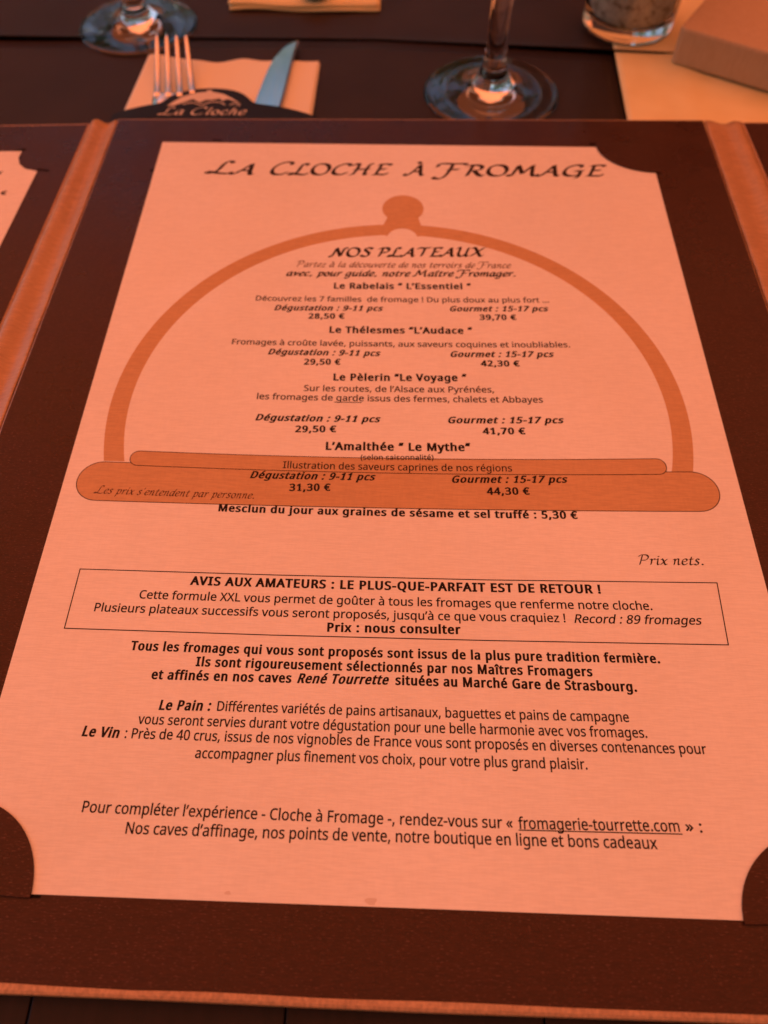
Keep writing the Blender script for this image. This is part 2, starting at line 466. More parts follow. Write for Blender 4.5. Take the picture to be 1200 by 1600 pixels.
# ------------------------------------------------------------------ lettering
EM = 802.5
GLYPHS = {}
for row in ''' 	208	
!	216	131,161 85,161 65,573 151,573|58,43 61,69 72,85 88,94 107,97 126,94 142,85 153,69 157,43 153,18 142,2 126,-8 107,-11 88,-8 72,2 61,18
"	327	128,573 112,366 68,366 52,573|275,573 259,366 215,366 199,573
'	180	128,573 112,366 68,366 52,573
(	240	32,220 35,285 45,348 60,409 83,468 113,522 150,573 217,573 167,493 132,407 111,315 103,221 107,159 116,98 132,38 154,-20 182,-75 216,-127 150,-127 113,-77 83,-24 60,34 45,94 35,156
)	240	209,220 205,156 196,94 180,34 158,-24 128,-77 91,-127 25,-127 59,-75 87,-20 108,38 124,98 134,159 137,221 134,283 124,346 108,406 87,465 59,521 24,573 91,573 128,522 158,468 180,409 196,348 205,285
,	215	154,84 136,23 111,-42 85,-103 33,-103 49,-38 63,31 73,93 148,93
-	258	32,184 32,246 226,246 226,184
.	215	58,43 61,69 72,85 88,94 107,97 126,94 142,85 153,69 157,43 153,18 142,2 126,-8 107,-11 88,-8 72,2 61,18
0	459	419,287 417,221 409,163 395,112 376,70 349,37 316,12 276,-3 229,-8 188,-4 153,8 122,27 86,70 60,129 44,201 39,287 44,373 58,446 83,504 119,547 149,566 186,578 229,581 269,578 304,566 335,547 372,504 399,446 414,373|110,287 113,215 121,156 137,111 159,78 190,59 229,52 268,59 298,78 320,110 336,156 345,215 348,287 345,359 336,417 320,463 298,495 268,515 229,521 190,515 159,495 137,463 121,417 113,359
1	459	285,0 216,0 216,400 216,439 217,470 219,499 196,477 169,455 108,405 71,452 226,573 285,573
2	459	417,0 38,0 38,59 188,210 261,287 287,320 306,353 318,387 322,424 315,466 294,496 261,514 221,520 181,517 147,506 115,489 83,466 45,513 68,531 94,548 122,561 153,572 186,578 221,581 270,576 313,562 347,540 372,510 388,472 394,428 389,385 375,344 353,305 324,267 288,227 247,185 128,67 128,64 417,64
3	459	395,439 392,403 381,372 363,347 340,326 310,311 277,302 277,298 319,290 353,276 379,255 398,229 409,198 413,163 407,116 390,74 360,40 318,14 263,-3 193,-8 150,-6 110,-1 72,8 36,23 36,89 74,73 114,61 155,54 194,51 241,55 278,65 305,81 324,104 335,132 339,164 335,197 320,223 297,242 265,255 226,263 179,265 123,265 123,326 180,326 223,329 259,339 286,356 307,377 319,404 323,434 316,471 295,498 262,516 219,521 190,520 164,515 140,508 117,498 75,473 39,521 73,544 115,563 163,576 218,581 273,576 317,563 352,540 376,511 390,477
4	459	443,130 359,130 359,0 291,0 291,130 17,130 17,190 286,576 359,576 359,193 443,193|291,374 291,412 293,444 294,474 295,500 292,500 276,468 257,438 86,193 291,193
5	459	221,351 275,346 322,331 361,307 389,274 407,232 413,183 407,128 387,81 356,43 314,15 261,-2 199,-8 156,-6 116,0 80,10 51,23 51,90 82,74 121,62 161,55 200,52 239,55 274,65 302,82 323,106 336,137 341,176 337,210 325,239 306,262 279,279 243,289 197,292 146,288 99,280 64,302 86,573 373,573 373,508 146,508 132,342 169,348
6	459	44,245 46,294 51,342 60,389 75,433 95,474 121,510 155,539 196,562 246,576 306,581 344,579 377,573 377,513 344,520 308,523 257,518 216,504 183,483 158,454 139,419 127,380 119,337 115,291 119,291 133,309 150,326 170,339 194,350 223,356 255,358 302,353 342,338 375,313 400,279 416,236 421,184 415,129 399,82 372,44 336,15 291,-2 239,-8 199,-4 163,7 130,26 101,54 77,89 59,133 48,185|238,51 270,55 297,66 320,84 337,109 348,143 351,184 344,233 324,271 302,289 274,300 241,303 205,299 175,287 150,270 131,248 119,223 115,198 117,172 123,146 133,121 146,99 164,79 185,64 210,55
7	459	109,0 344,508 35,508 35,573 419,573 419,518 187,0
8	459	229,581 276,577 318,565 352,546 378,519 395,485 400,443 396,411 385,383 368,359 346,338 320,319 291,303 325,285 355,265 381,242 401,216 414,185 419,148 413,104 395,65 367,34 330,11 284,-3 231,-8 174,-3 126,10 89,33 61,63 45,101 39,146 43,183 56,214 75,241 99,264 128,283 158,299 131,316 107,336 87,358 71,383 61,411 58,444 63,485 80,518 107,545 141,565 182,577|108,145 116,107 138,76 176,55 229,48 281,55 319,76 342,108 350,148 346,174 335,197 317,217 293,235 264,251 229,265 217,270 184,254 157,237 136,219 121,197 111,173|228,524 188,518 155,502 134,476 127,441 130,414 141,391 157,373 179,357 232,330 258,343 282,357 302,373 317,392 327,414 330,441 323,476 302,502 270,518
9	459	417,328 415,279 410,231 401,183 387,139 366,99 340,63 306,33 265,11 214,-3 154,-8 117,-6 82,0 82,60 115,53 152,50 204,54 245,68 278,90 303,118 322,153 334,192 342,235 346,281 341,281 327,263 310,247 290,233 266,223 237,216 204,214 158,219 118,235 85,260 61,294 45,336 40,387 46,443 63,491 90,529 127,557 171,575 223,581 262,577 299,565 332,545 361,518 384,483 402,439 413,388|223,521 192,518 165,507 142,488 124,463 113,429 110,388 117,339 137,301 158,284 186,273 220,269 256,273 286,285 311,303 330,325 342,349 346,374 344,400 338,426 328,451 315,474 298,493 277,508 252,518
:	215	58,43 61,69 72,85 88,94 107,97 126,94 142,85 153,69 157,43 153,18 142,2 126,-8 107,-11 88,-8 72,2 61,18|58,387 61,412 72,429 88,438 107,441 126,438 142,429 153,412 157,387 153,362 142,345 126,335 107,332 88,335 72,345 61,362
;	215	147,84 128,23 104,-42 78,-103 25,-103 36,-55 48,-4 58,47 66,93 141,93|56,387 60,412 71,429 86,438 105,441 124,438 141,429 152,412 156,387 152,362 141,345 124,335 105,332 86,335 71,345 60,362
A	512	437,0 368,177 141,177 73,0 0,0 224,575 289,575 512,0|282,415 274,438 263,473 255,500 247,468 238,438 230,415 165,241 346,241
B	521	241,573 307,569 361,558 404,541 434,515 453,478 459,431 456,399 446,371 431,347 409,328 382,313 350,304 350,300 384,292 415,279 441,261 461,236 474,203 478,163 472,115 454,74 425,42 385,19 337,5 279,0 78,0 78,573|256,329 318,335 357,352 377,382 384,423 380,451 369,474 351,490 308,506 245,511 150,511 150,329|150,269 150,61 265,61 311,64 346,74 371,91 394,125 401,168 398,197 388,221 370,241 344,256 307,266 260,269
C	507	323,517 280,513 241,502 206,482 178,456 155,423 139,383 129,337 125,286 131,220 147,164 175,117 213,83 262,62 322,55 359,57 394,62 460,78 460,15 427,5 393,-2 356,-7 312,-8 257,-4 208,8 166,28 130,56 101,90 78,131 56,203 49,287 53,349 67,406 89,456 120,499 159,534 206,559 261,575 324,581 367,578 409,572 448,561 482,547 453,486 394,508 360,515
D	585	536,292 533,231 521,177 501,131 474,91 439,58 399,33 351,15 297,4 237,0 78,0 78,573 254,573 309,569 359,558 404,540 443,516 476,484 502,446 521,401 533,350|460,289 454,359 435,415 404,457 361,487 308,505 244,511 150,511 150,62 228,62 299,68 357,87 402,119 434,164 454,220
E	446	398,0 78,0 78,573 398,573 398,509 150,509 150,330 383,330 383,268 150,268 150,63 398,63
F	416	150,0 78,0 78,573 398,573 398,509 150,509 150,306 383,306 383,243 150,243
G	584	326,302 524,302 524,22 478,8 431,-1 380,-6 323,-8 267,-4 217,8 173,28 136,55 105,89 81,130 57,202 49,286 53,343 65,395 84,442 111,482 145,517 186,544 233,564 286,577 346,581 392,578 437,572 478,561 516,547 489,484 457,497 421,508 382,515 342,517 278,510 225,489 181,455 150,409 131,353 124,286 130,222 146,166 175,119 216,84 270,62 340,55 375,56 404,59 452,68 452,238 326,238
H	594	516,0 443,0 443,267 150,267 150,0 78,0 78,573 150,573 150,330 443,330 443,573 516,573
I	272	239,0 32,0 32,42 99,57 99,515 32,531 32,573 239,573 239,531 172,515 172,57 239,42
J	219	-3,-152 -37,-150 -63,-142 -63,-81 -35,-87 -5,-89 15,-87 33,-81 50,-70 63,-53 71,-29 74,3 74,573 146,573 146,9 141,-42 128,-82 105,-113 75,-135 39,-148
K	496	496,0 411,0 209,273 150,222 150,0 78,0 78,573 150,573 150,290 199,345 249,399 403,573 488,573 261,323
L	420	78,0 78,573 150,573 150,64 400,64 400,0
M	727	330,0 142,502 139,502 142,461 144,407 144,347 144,0 78,0 78,573 184,573 361,103 364,103 544,573 650,573 650,0 578,0 578,352 579,408 581,460 584,501 581,501 390,0
N	609	532,0 447,0 141,476 138,476 141,432 143,378 144,320 144,0 78,0 78,573 161,573 467,99 470,99 468,137 466,193 464,249 464,573 532,573
O	626	577,287 573,224 561,166 540,116 510,73 473,38 428,13 375,-3 314,-8 251,-3 196,13 151,39 114,73 85,116 65,167 53,224 49,288 56,370 78,442 100,482 130,517 166,545 208,565 258,577 314,581 369,577 417,565 459,545 495,517 524,483 547,442 570,370|125,287 130,220 145,163 171,117 207,83 255,62 314,55 373,62 420,83 456,117 481,163 496,220 501,287 496,354 481,411 456,457 421,491 373,511 314,518 255,511 207,490 171,457 145,411 130,354
P	485	229,573 297,568 352,553 393,528 421,495 439,454 444,404 441,370 433,336 417,306 395,278 364,255 324,238 275,227 216,223 150,223 150,0 78,0 78,573|223,511 150,511 150,285 208,285 258,288 298,296 330,311 352,334 365,363 370,401 366,435 354,462 334,484 306,499 269,508
Q	626	577,287 573,221 559,160 535,108 503,64 461,30 411,6 548,-136 444,-136 334,-7 324,-8 314,-8 251,-3 196,13 151,39 114,73 85,116 65,167 53,224 49,288 56,370 78,442 100,482 130,517 166,545 208,565 258,577 314,581 369,577 417,565 459,545 495,517 524,483 547,442 570,370|125,287 130,220 145,163 171,117 207,83 255,62 314,55 373,62 420,83 456,117 481,163 496,220 501,287 496,354 481,411 456,457 421,491 373,511 314,518 255,511 207,490 171,457 145,411 130,354
R	499	236,573 301,568 353,555 393,532 422,500 439,460 444,410 440,368 427,334 408,306 385,285 358,269 330,257 487,0 403,0 264,237 150,237 150,0 78,0 78,573|232,510 150,510 150,298 236,298 278,301 312,310 338,325 355,347 366,374 370,407 366,440 355,467 336,486 310,500 275,507
S	440	403,153 396,106 378,66 348,35 307,11 257,-3 198,-8 137,-5 83,4 41,19 41,88 73,76 113,65 156,57 201,55 240,57 273,66 298,79 316,98 327,120 330,147 327,173 318,194 302,213 277,230 242,247 196,265 161,279 131,294 106,311 85,330 69,351 57,375 50,403 48,435 54,477 71,513 99,542 136,563 180,576 231,581 276,578 318,572 355,562 389,549 366,487 336,499 302,508 266,515 229,517 196,515 169,507 148,494 133,478 124,457 121,434 124,407 133,386 149,367 172,351 204,335 246,318 293,299 332,279 362,255 385,228 398,194
T	446	259,0 187,0 187,509 8,509 8,573 437,573 437,509 259,509
U	586	513,202 507,146 489,95 459,52 416,20 360,-1 290,-8 225,-2 171,18 128,50 97,93 78,144 72,204 72,573 144,573 144,201 148,158 161,122 182,93 211,72 248,59 294,55 342,59 379,73 407,96 427,126 438,161 442,202 442,573 513,573
V	481	481,573 277,0 204,0 0,573 75,573 204,205 220,160 231,119 241,80 250,119 262,161 277,207 405,573
W	746	735,573 583,0 510,0 399,375 389,410 380,443 373,471 370,488 367,471 361,443 352,409 342,373 234,0 161,0 10,573 85,573 174,223 183,186 190,151 196,118 201,87 206,119 213,154 222,191 232,227 333,573 407,573 512,225 523,187 532,151 538,117 544,87 550,129 560,175 572,224 660,573
X	470	467,0 385,0 233,249 79,0 3,0 193,298 15,573 95,573 236,348 377,573 453,573 276,300
Y	454	227,291 376,573 454,573 263,222 263,0 191,0 191,219 0,573 79,573
Z	459	427,0 30,0 30,55 332,508 40,508 40,573 419,573 419,518 118,64 427,64
a	450	231,437 279,433 318,422 347,403 368,375 381,338 385,293 385,0 334,0 320,61 317,61 298,40 279,22 258,9 234,-1 206,-6 172,-8 136,-5 103,6 75,23 55,48 41,80 37,119 43,159 59,192 87,219 127,238 179,251 243,257 316,259 316,285 310,330 293,359 265,375 227,380 194,378 163,370 106,347 84,400 115,414 151,426 190,434|252,208 184,200 141,182 118,155 110,119 115,87 132,66 157,53 188,49 238,56 279,79 299,103 311,134 315,172 315,210
b	493	139,461 138,410 135,373 139,373 161,398 189,419 226,432 272,437 322,431 365,412 401,381 428,338 444,283 449,215 444,147 427,91 400,48 365,17 322,-2 272,-8 226,-3 189,10 161,31 139,55 133,55 119,0 68,0 68,609 139,609|260,379 219,374 188,361 165,339 150,308 142,268 139,217 139,214 145,144 165,93 187,69 219,55 261,51 297,55 325,69 348,93 363,126 373,166 376,216 373,265 363,306 348,338 325,360 296,374
c	385	241,-8 187,-2 139,15 99,45 69,87 50,143 44,213 51,284 71,342 102,385 142,415 191,432 245,438 278,436 309,431 336,424 358,415 337,356 292,370 267,374 244,376 204,371 172,358 148,335 131,303 120,263 117,213 120,166 131,126 148,94 172,71 202,58 240,53 273,55 302,60 328,68 351,78 351,15 328,5 304,-2 275,-7
d	493	221,-8 171,-2 128,17 92,48 65,91 49,146 44,214 49,282 66,338 93,381 128,413 171,432 221,438 253,436 280,429 303,420 323,407 340,391 354,374 359,374 356,405 354,438 354,609 425,609 425,0 368,0 358,58 354,58 340,40 323,24 303,11 279,1 252,-6|232,51 273,55 305,67 328,88 348,135 355,200 355,213 349,284 329,336 306,360 274,375 231,379 196,374 168,359 146,334 124,281 117,213 124,144 146,93 168,69 197,55
e	452	234,438 286,432 329,414 364,385 390,346 406,299 411,244 411,201 117,201 122,157 134,119 154,90 181,69 215,56 254,52 293,54 327,60 359,69 392,82 392,20 359,8 327,-1 292,-6 251,-8 194,-2 143,17 101,48 70,91 51,146 44,212 50,277 68,333 96,378 134,411 181,431|233,380 202,377 175,366 154,348 130,309 119,257 338,257 335,292 326,322 312,346 292,364 266,376
f	276	266,375 158,375 158,0 87,0 87,375 12,375 12,408 87,432 87,457 92,507 104,547 124,577 152,597 186,609 227,613 252,612 274,609 310,599 292,544 262,552 228,556 197,550 175,532 162,502 158,458 158,430 266,430
g	493	221,438 261,434 297,422 329,402 355,373 359,373 369,430 425,430 425,-7 420,-63 404,-109 378,-146 341,-172 293,-187 233,-192 188,-191 147,-186 110,-177 78,-165 78,-100 111,-114 149,-125 191,-132 237,-134 271,-130 300,-119 324,-101 341,-77 352,-48 355,-13 355,4 356,32 358,57 354,57 329,28 299,8 263,-4 221,-8 170,-2 126,18 91,51 65,95 49,149 44,214 49,278 65,332 91,377 126,411 169,431|230,379 197,374 169,359 147,336 130,303 120,262 117,213 120,165 130,124 146,92 169,68 197,54 232,50 262,52 288,58 309,69 326,85 340,105 349,131 354,161 356,197 356,214 353,267 343,309 326,340 302,362 270,374
h	495	139,431 138,399 135,370 140,370 155,391 174,407 196,420 221,429 247,435 273,437 321,433 360,421 391,400 413,370 426,330 431,280 431,0 361,0 361,275 355,321 338,353 308,372 265,379 222,374 189,360 166,338 150,308 142,269 139,222 139,0 68,0 68,609 139,609
i	207	139,430 139,0 68,0 68,430|104,591 119,588 133,580 142,566 145,546 142,526 133,512 119,504 104,501 88,504 75,512 66,526 63,546 66,566 75,580 88,588
j	207	18,-192 -18,-190 -44,-183 -44,-126 -19,-132 9,-134 32,-130 51,-120 64,-100 68,-67 68,430 139,430 139,-64 136,-101 126,-133 110,-159 87,-177 56,-189|63,546 66,566 75,580 88,588 104,591 119,588 133,580 142,566 145,546 142,526 133,512 119,504 104,501 88,504 75,512 66,526
k	428	138,291 137,257 135,221 138,221 152,240 172,264 189,285 326,430 409,430 235,246 421,0 336,0 187,200 138,158 138,0 68,0 68,609 138,609
l	207	139,0 68,0 68,609 139,609
m	750	540,438 584,434 621,421 649,401 669,371 681,330 685,280 685,0 615,0 615,277 610,321 594,353 567,372 528,379 490,374 460,362 438,342 418,298 411,237 411,0 342,0 342,277 339,308 332,333 320,353 303,367 281,376 253,379 215,374 185,360 164,338 150,308 141,269 139,223 139,0 68,0 68,430 125,430 136,371 140,371 155,392 173,409 194,422 217,431 241,436 266,438 312,433 349,420 378,398 398,366 402,366 427,398 461,420 499,433
n	495	275,438 322,434 361,421 391,401 413,371 426,330 431,280 431,0 361,0 361,275 355,321 338,353 308,372 265,379 222,374 189,361 166,338 146,289 139,223 139,0 68,0 68,430 125,430 136,371 140,371 156,392 175,409 198,422 222,431 248,436
o	485	442,216 438,165 428,121 411,82 388,51 359,25 324,7 285,-4 241,-8 200,-4 163,7 129,25 100,51 77,82 59,121 48,165 44,216 50,282 68,336 97,380 137,412 186,431 244,438 299,431 347,412 387,380 417,336 436,282|117,216 120,169 130,128 147,95 172,71 203,56 243,51 282,56 314,71 339,95 356,128 366,169 369,216 365,263 355,303 338,335 314,359 282,374 242,379 202,374 171,359 147,335 130,303 120,263
p	493	273,438 322,432 365,413 401,383 428,339 444,284 449,216 444,148 427,93 401,49 365,17 322,-2 272,-8 241,-6 213,1 190,11 170,24 153,38 139,55 134,55 137,20 139,-16 139,-192 68,-192 68,430 126,430 136,371 139,371 153,389 170,405 189,419 213,429 240,436|260,379 221,374 190,362 167,342 152,313 142,275 139,229 139,216 142,167 150,126 165,93 188,70 220,55 261,51 297,56 326,72 348,98 364,131 373,171 376,217 369,283 348,334 325,359 296,374
q	493	354,-9 355,25 358,58 354,58 332,32 303,11 266,-3 219,-8 170,-2 128,17 93,48 66,91 49,146 44,214 50,282 67,338 93,381 129,413 172,432 221,438 267,433 304,419 333,397 355,371 358,371 369,430 425,430 425,-192 354,-192|233,51 272,55 304,67 327,87 342,116 352,153 355,199 355,213 348,285 328,337 305,361 273,375 231,379 196,374 167,359 145,334 124,281 117,213 124,145 146,93 168,70 197,55
r	331	269,438 295,437 319,433 310,368 287,372 264,374 240,371 217,363 195,351 176,334 161,313 149,289 141,261 139,229 139,0 68,0 68,430 126,430 134,351 137,351 152,374 170,395 191,413 214,426 240,435
s	384	348,119 343,80 327,49 302,24 268,6 226,-4 176,-8 135,-6 99,-1 68,8 42,19 42,83 70,71 104,60 141,52 178,49 224,53 256,66 274,86 280,112 278,128 271,141 259,154 239,167 212,180 174,196 135,212 103,228 76,245 57,266 45,292 41,324 46,358 61,386 85,408 137,430 202,438 240,436 275,430 308,421 339,409 315,353 258,372 228,378 197,380 159,377 131,366 114,350 108,328 111,312 119,298 133,286 154,274 219,246 257,231 289,215 314,197 333,176 344,150
t	289	212,50 245,53 272,59 272,5 258,0 240,-4 200,-8 167,-5 138,4 112,20 91,44 78,79 74,125 74,375 13,375 13,409 75,437 103,528 144,528 144,430 269,430 269,375 144,375 144,127 149,93 163,69 185,54
u	495	427,430 427,0 370,0 359,57 356,57 340,36 321,20 298,8 273,-1 247,-6 220,-8 173,-4 134,8 103,29 81,59 68,99 63,148 63,430 135,430 135,153 141,108 158,76 188,57 230,51 273,55 306,69 330,91 345,121 354,160 357,206 357,430
v	407	163,0 0,430 75,430 167,176 180,137 193,96 201,63 204,63 214,96 227,138 241,176 332,430 407,430 244,0
w	630	346,243 336,276 328,308 321,335 316,357 313,357 308,335 302,307 294,275 284,242 207,1 127,1 9,431 82,431 141,201 153,154 163,109 169,73 172,73 178,97 185,128 193,160 201,188 277,431 354,431 428,188 440,149 451,109 457,74 460,74 466,108 477,153 489,201 549,431 621,431 502,1 419,1
x	424	170,220 22,430 102,430 213,268 322,430 402,430 253,220 410,0 330,0 213,172 94,0 14,0
y	409	1,430 76,430 169,185 184,144 196,105 205,68 209,68 224,121 245,186 333,430 409,430 224,-59 207,-97 188,-130 165,-156 138,-176 106,-188 67,-192 34,-190 9,-186 9,-130 30,-133 56,-135 79,-132 99,-126 116,-114 130,-99 142,-80 152,-59 174,-2
z	377	346,0 31,0 31,47 262,375 45,375 45,430 340,430 340,377 112,55 346,55
«	408	32,217 167,378 217,349 105,212 217,75 167,45 32,206|191,217 327,378 377,349 265,212 377,75 327,45 191,206
»	408	376,206 240,45 190,75 302,212 190,349 240,378 376,217|217,206 81,45 31,75 144,212 31,349 81,378 217,217
À	512	437,0 368,177 141,177 73,0 0,0 224,575 289,575 512,0|282,415 274,438 263,473 255,500 247,468 238,438 230,415 165,241 346,241|235,757 257,717 285,674 312,638 312,629 265,629 234,656 201,688 171,722 151,749 151,757
Ç	507	323,517 280,513 241,502 206,482 178,456 155,423 139,383 129,337 125,286 131,220 147,164 175,117 213,83 262,62 322,55 359,57 394,62 460,78 460,15 427,5 393,-2 356,-7 312,-8 257,-4 208,8 166,28 130,56 101,90 78,131 56,203 49,287 53,349 67,406 89,456 120,499 159,534 206,559 261,575 324,581 367,578 409,572 448,561 482,547 453,486 394,508 360,515|379,-111 372,-146 350,-171 313,-187 261,-192 238,-191 221,-188 221,-144 240,-147 263,-148 288,-146 307,-141 319,-130 322,-113 317,-95 301,-83 278,-74 249,-69 284,0 330,0 310,-43 328,-48 345,-55 359,-65 370,-77 377,-92
à	450	231,437 279,433 318,422 347,403 368,375 381,338 385,293 385,0 334,0 320,61 317,61 298,40 279,22 258,9 234,-1 206,-6 172,-8 136,-5 103,6 75,23 55,48 41,80 37,119 43,159 59,192 87,219 127,238 179,251 243,257 316,259 316,285 310,330 293,359 265,375 227,380 194,378 163,370 106,347 84,400 115,414 151,426 190,434|252,208 184,200 141,182 118,155 110,119 115,87 132,66 157,53 188,49 238,56 279,79 299,103 311,134 315,172 315,210|205,614 227,575 255,532 282,496 282,486 235,486 204,513 171,546 142,579 121,606 121,614
â	450	231,437 279,433 318,422 347,403 368,375 381,338 385,293 385,0 334,0 320,61 317,61 298,40 279,22 258,9 234,-1 206,-6 172,-8 136,-5 103,6 75,23 55,48 41,80 37,119 43,159 59,192 87,219 127,238 179,251 243,257 316,259 316,285 310,330 293,359 265,375 227,380 194,378 163,370 106,347 84,400 115,414 151,426 190,434|252,208 184,200 141,182 118,155 110,119 115,87 132,66 157,53 188,49 238,56 279,79 299,103 311,134 315,172 315,210|261,614 288,575 326,531 361,495 361,486 311,486 268,518 224,558 180,518 138,486 90,486 90,495 124,532 160,575 188,614
è	452	234,438 286,432 329,414 364,385 390,346 406,299 411,244 411,201 117,201 122,157 134,119 154,90 181,69 215,56 254,52 293,54 327,60 359,69 392,82 392,20 359,8 327,-1 292,-6 251,-8 194,-2 143,17 101,48 70,91 51,146 44,212 50,277 68,333 96,378 134,411 181,431|233,380 202,377 175,366 154,348 130,309 119,257 338,257 335,292 326,322 312,346 292,364 266,376|209,614 231,575 259,532 285,496 285,486 238,486 208,513 174,546 145,579 124,606 124,614
é	452	234,438 286,432 329,414 364,385 390,346 406,299 411,244 411,201 117,201 122,157 134,119 154,90 181,69 215,56 254,52 293,54 327,60 359,69 392,82 392,20 359,8 327,-1 292,-6 251,-8 194,-2 143,17 101,48 70,91 51,146 44,212 50,277 68,333 96,378 134,411 181,431|233,380 202,377 175,366 154,348 130,309 119,257 338,257 335,292 326,322 312,346 292,364 266,376|347,606 326,579 296,546 263,513 233,486 186,486 186,496 212,532 240,575 262,614 347,614
ê	452	234,438 286,432 329,414 364,385 390,346 406,299 411,244 411,201 117,201 122,157 134,119 154,90 181,69 215,56 254,52 293,54 327,60 359,69 392,82 392,20 359,8 327,-1 292,-6 251,-8 194,-2 143,17 101,48 70,91 51,146 44,212 50,277 68,333 96,378 134,411 181,431|233,380 202,377 175,366 154,348 130,309 119,257 338,257 335,292 326,322 312,346 292,364 266,376|264,614 291,575 329,531 364,495 364,486 314,486 271,518 227,558 184,518 141,486 93,486 93,495 127,532 164,575 192,614
î	207	139,0 68,0 68,430 139,430|139,614 166,575 204,531 239,495 239,486 189,486 146,518 102,558 59,518 16,486 -32,486 -32,495 2,532 38,575 67,614
ô	485	442,216 438,165 428,121 411,82 388,51 359,25 324,7 285,-4 241,-8 200,-4 163,7 129,25 100,51 77,82 59,121 48,165 44,216 50,282 68,336 97,380 137,412 186,431 244,438 299,431 347,412 387,380 417,336 436,282|117,216 120,169 130,128 147,95 172,71 203,56 243,51 282,56 314,71 339,95 356,128 366,169 369,216 365,263 355,303 338,335 314,359 282,374 242,379 202,374 171,359 147,335 130,303 120,263|278,614 306,575 344,531 379,495 379,486 329,486 285,518 241,558 198,518 156,486 107,486 107,495 142,532 178,575 206,614
ù	495	427,430 427,0 370,0 359,57 356,57 340,36 321,20 298,8 273,-1 247,-6 220,-8 173,-4 134,8 103,29 81,59 68,99 63,148 63,430 135,430 135,153 141,108 158,76 188,57 230,51 273,55 306,69 330,91 345,121 354,160 357,206 357,430|228,614 250,575 278,532 305,496 305,486 257,486 227,513 194,546 164,579 144,606 144,614
û	495	427,430 427,0 370,0 359,57 356,57 340,36 321,20 298,8 273,-1 247,-6 220,-8 173,-4 134,8 103,29 81,59 68,99 63,148 63,430 135,430 135,153 141,108 158,76 188,57 230,51 273,55 306,69 330,91 345,121 354,160 357,206 357,430|283,614 311,575 348,531 383,495 383,486 334,486 290,518 246,558 203,518 160,486 112,486 112,495 146,532 183,575 211,614
’	140	131,564 112,503 88,437 62,376 10,376 21,424 32,476 42,527 50,573 125,573
“	288	278,573 263,507 249,438 238,376 162,376 156,385 175,445 200,511 226,573|130,573 115,507 100,438 90,376 14,376 10,385 28,445 53,511 79,573
…	634	58,43 61,69 72,85 88,94 107,97 126,94 142,85 153,69 157,43 153,18 142,2 126,-8 107,-11 88,-8 72,2 61,18|268,43 271,69 282,85 298,94 317,97 336,94 352,85 364,69 367,43 364,18 352,2 336,-8 317,-11 298,-8 282,2 271,18|477,43 481,69 492,85 507,94 526,97 545,94 562,85 573,69 577,43 573,18 562,2 545,-8 526,-11 507,-8 492,2 481,18
€	459	305,580 344,578 380,571 415,560 448,543 419,485 366,508 336,515 305,518 276,516 250,509 227,497 206,480 189,459 174,432 162,401 153,365 349,365 349,313 148,313 147,298 147,282 147,267 148,249 325,249 325,197 154,197 166,156 184,120 207,92 236,71 271,59 311,55 343,56 374,62 404,70 431,80 431,18 376,0 344,-6 307,-8 247,-2 196,17 155,47 123,88 99,138 83,197 18,197 18,249 76,249 75,265 75,282 76,300 76,313 18,313 18,365 82,365 97,426 120,479 153,521 195,553 246,573'''.split('\n'):
    c, a, sp = row.split('\t')
    GLYPHS[c] = (int(a), [[tuple(map(int, q.split(','))) for q in s.split(' ')] for s in sp.split('|')] if sp else [])

def embolden(loop, dx, dy):
    pts = [p for i, p in enumerate(loop) if p != loop[i - 1]]
    n = len(pts)
    res = []
    for i in range(n):
        a, b, c = Vector(pts[i - 1]), Vector(pts[i]), Vector(pts[(i + 1) % n])
        e1, e2 = (b - a).normalized(), (c - b).normalized()
        n1, n2 = Vector((-e1.y, e1.x)), Vector((-e2.y, e2.x))
        k = n1 + n2
        k = k / max(0.6, k.dot(n1))
        res.append((b.x + k.x * dx, b.y + k.y * dy))
    return res

def loop_area(lp):
    return 0.5 * sum(lp[i - 1][0] * lp[i][1] - lp[i][0] * lp[i - 1][1] for i in range(len(lp)))

# sign that moves an outline outwards along its left-hand normal
OUT_SIGN = 1.0 if loop_area(GLYPHS['H'][1][0]) < 0 else -1.0
glyph_cache = {}

def glyph_mesh(c, bold):
    """filled sans glyph, thickened for bold, with slab serifs on I and 1"""
    key = (c, bold)
    if key in glyph_cache:
        return glyph_cache[key]
    dx, dy = (46, 23) if bold else (13, 11)
    adv, loops = GLYPHS[c]
    v, f = fill_mesh([embolden(l, dx * OUT_SIGN, dy * OUT_SIGN) for l in loops]) if loops else ([], [])
    if c in 'I1':
        st = 84 if bold else 62
        w = 330 if bold else 270
        dxs = 30 if c == 'I' else 0
        cx = adv / 2 + (12 if c == '1' else dxs)
        rects = [(cx - w / 2, 0, cx + w / 2, st)]
        if c == 'I':
            rects.append((cx - w / 2, 573 - st, cx + w / 2, 573))
            adv += 60
            v = [(x + dxs, y, z) for x, y, z in v]
        for x0, y0, x1, y1 in rects:
            v, f = merge((v, f), ([(x0, y0, 1), (x1, y0, 1), (x1, y1, 1), (x0, y1, 1)], [(0, 1, 2, 3)]))
    glyph_cache[key] = (adv + (2 * dx - 14 if bold else 6), [(x + (dx if bold else 3), y, z) for x, y, z in v], f)
    return glyph_cache[key]

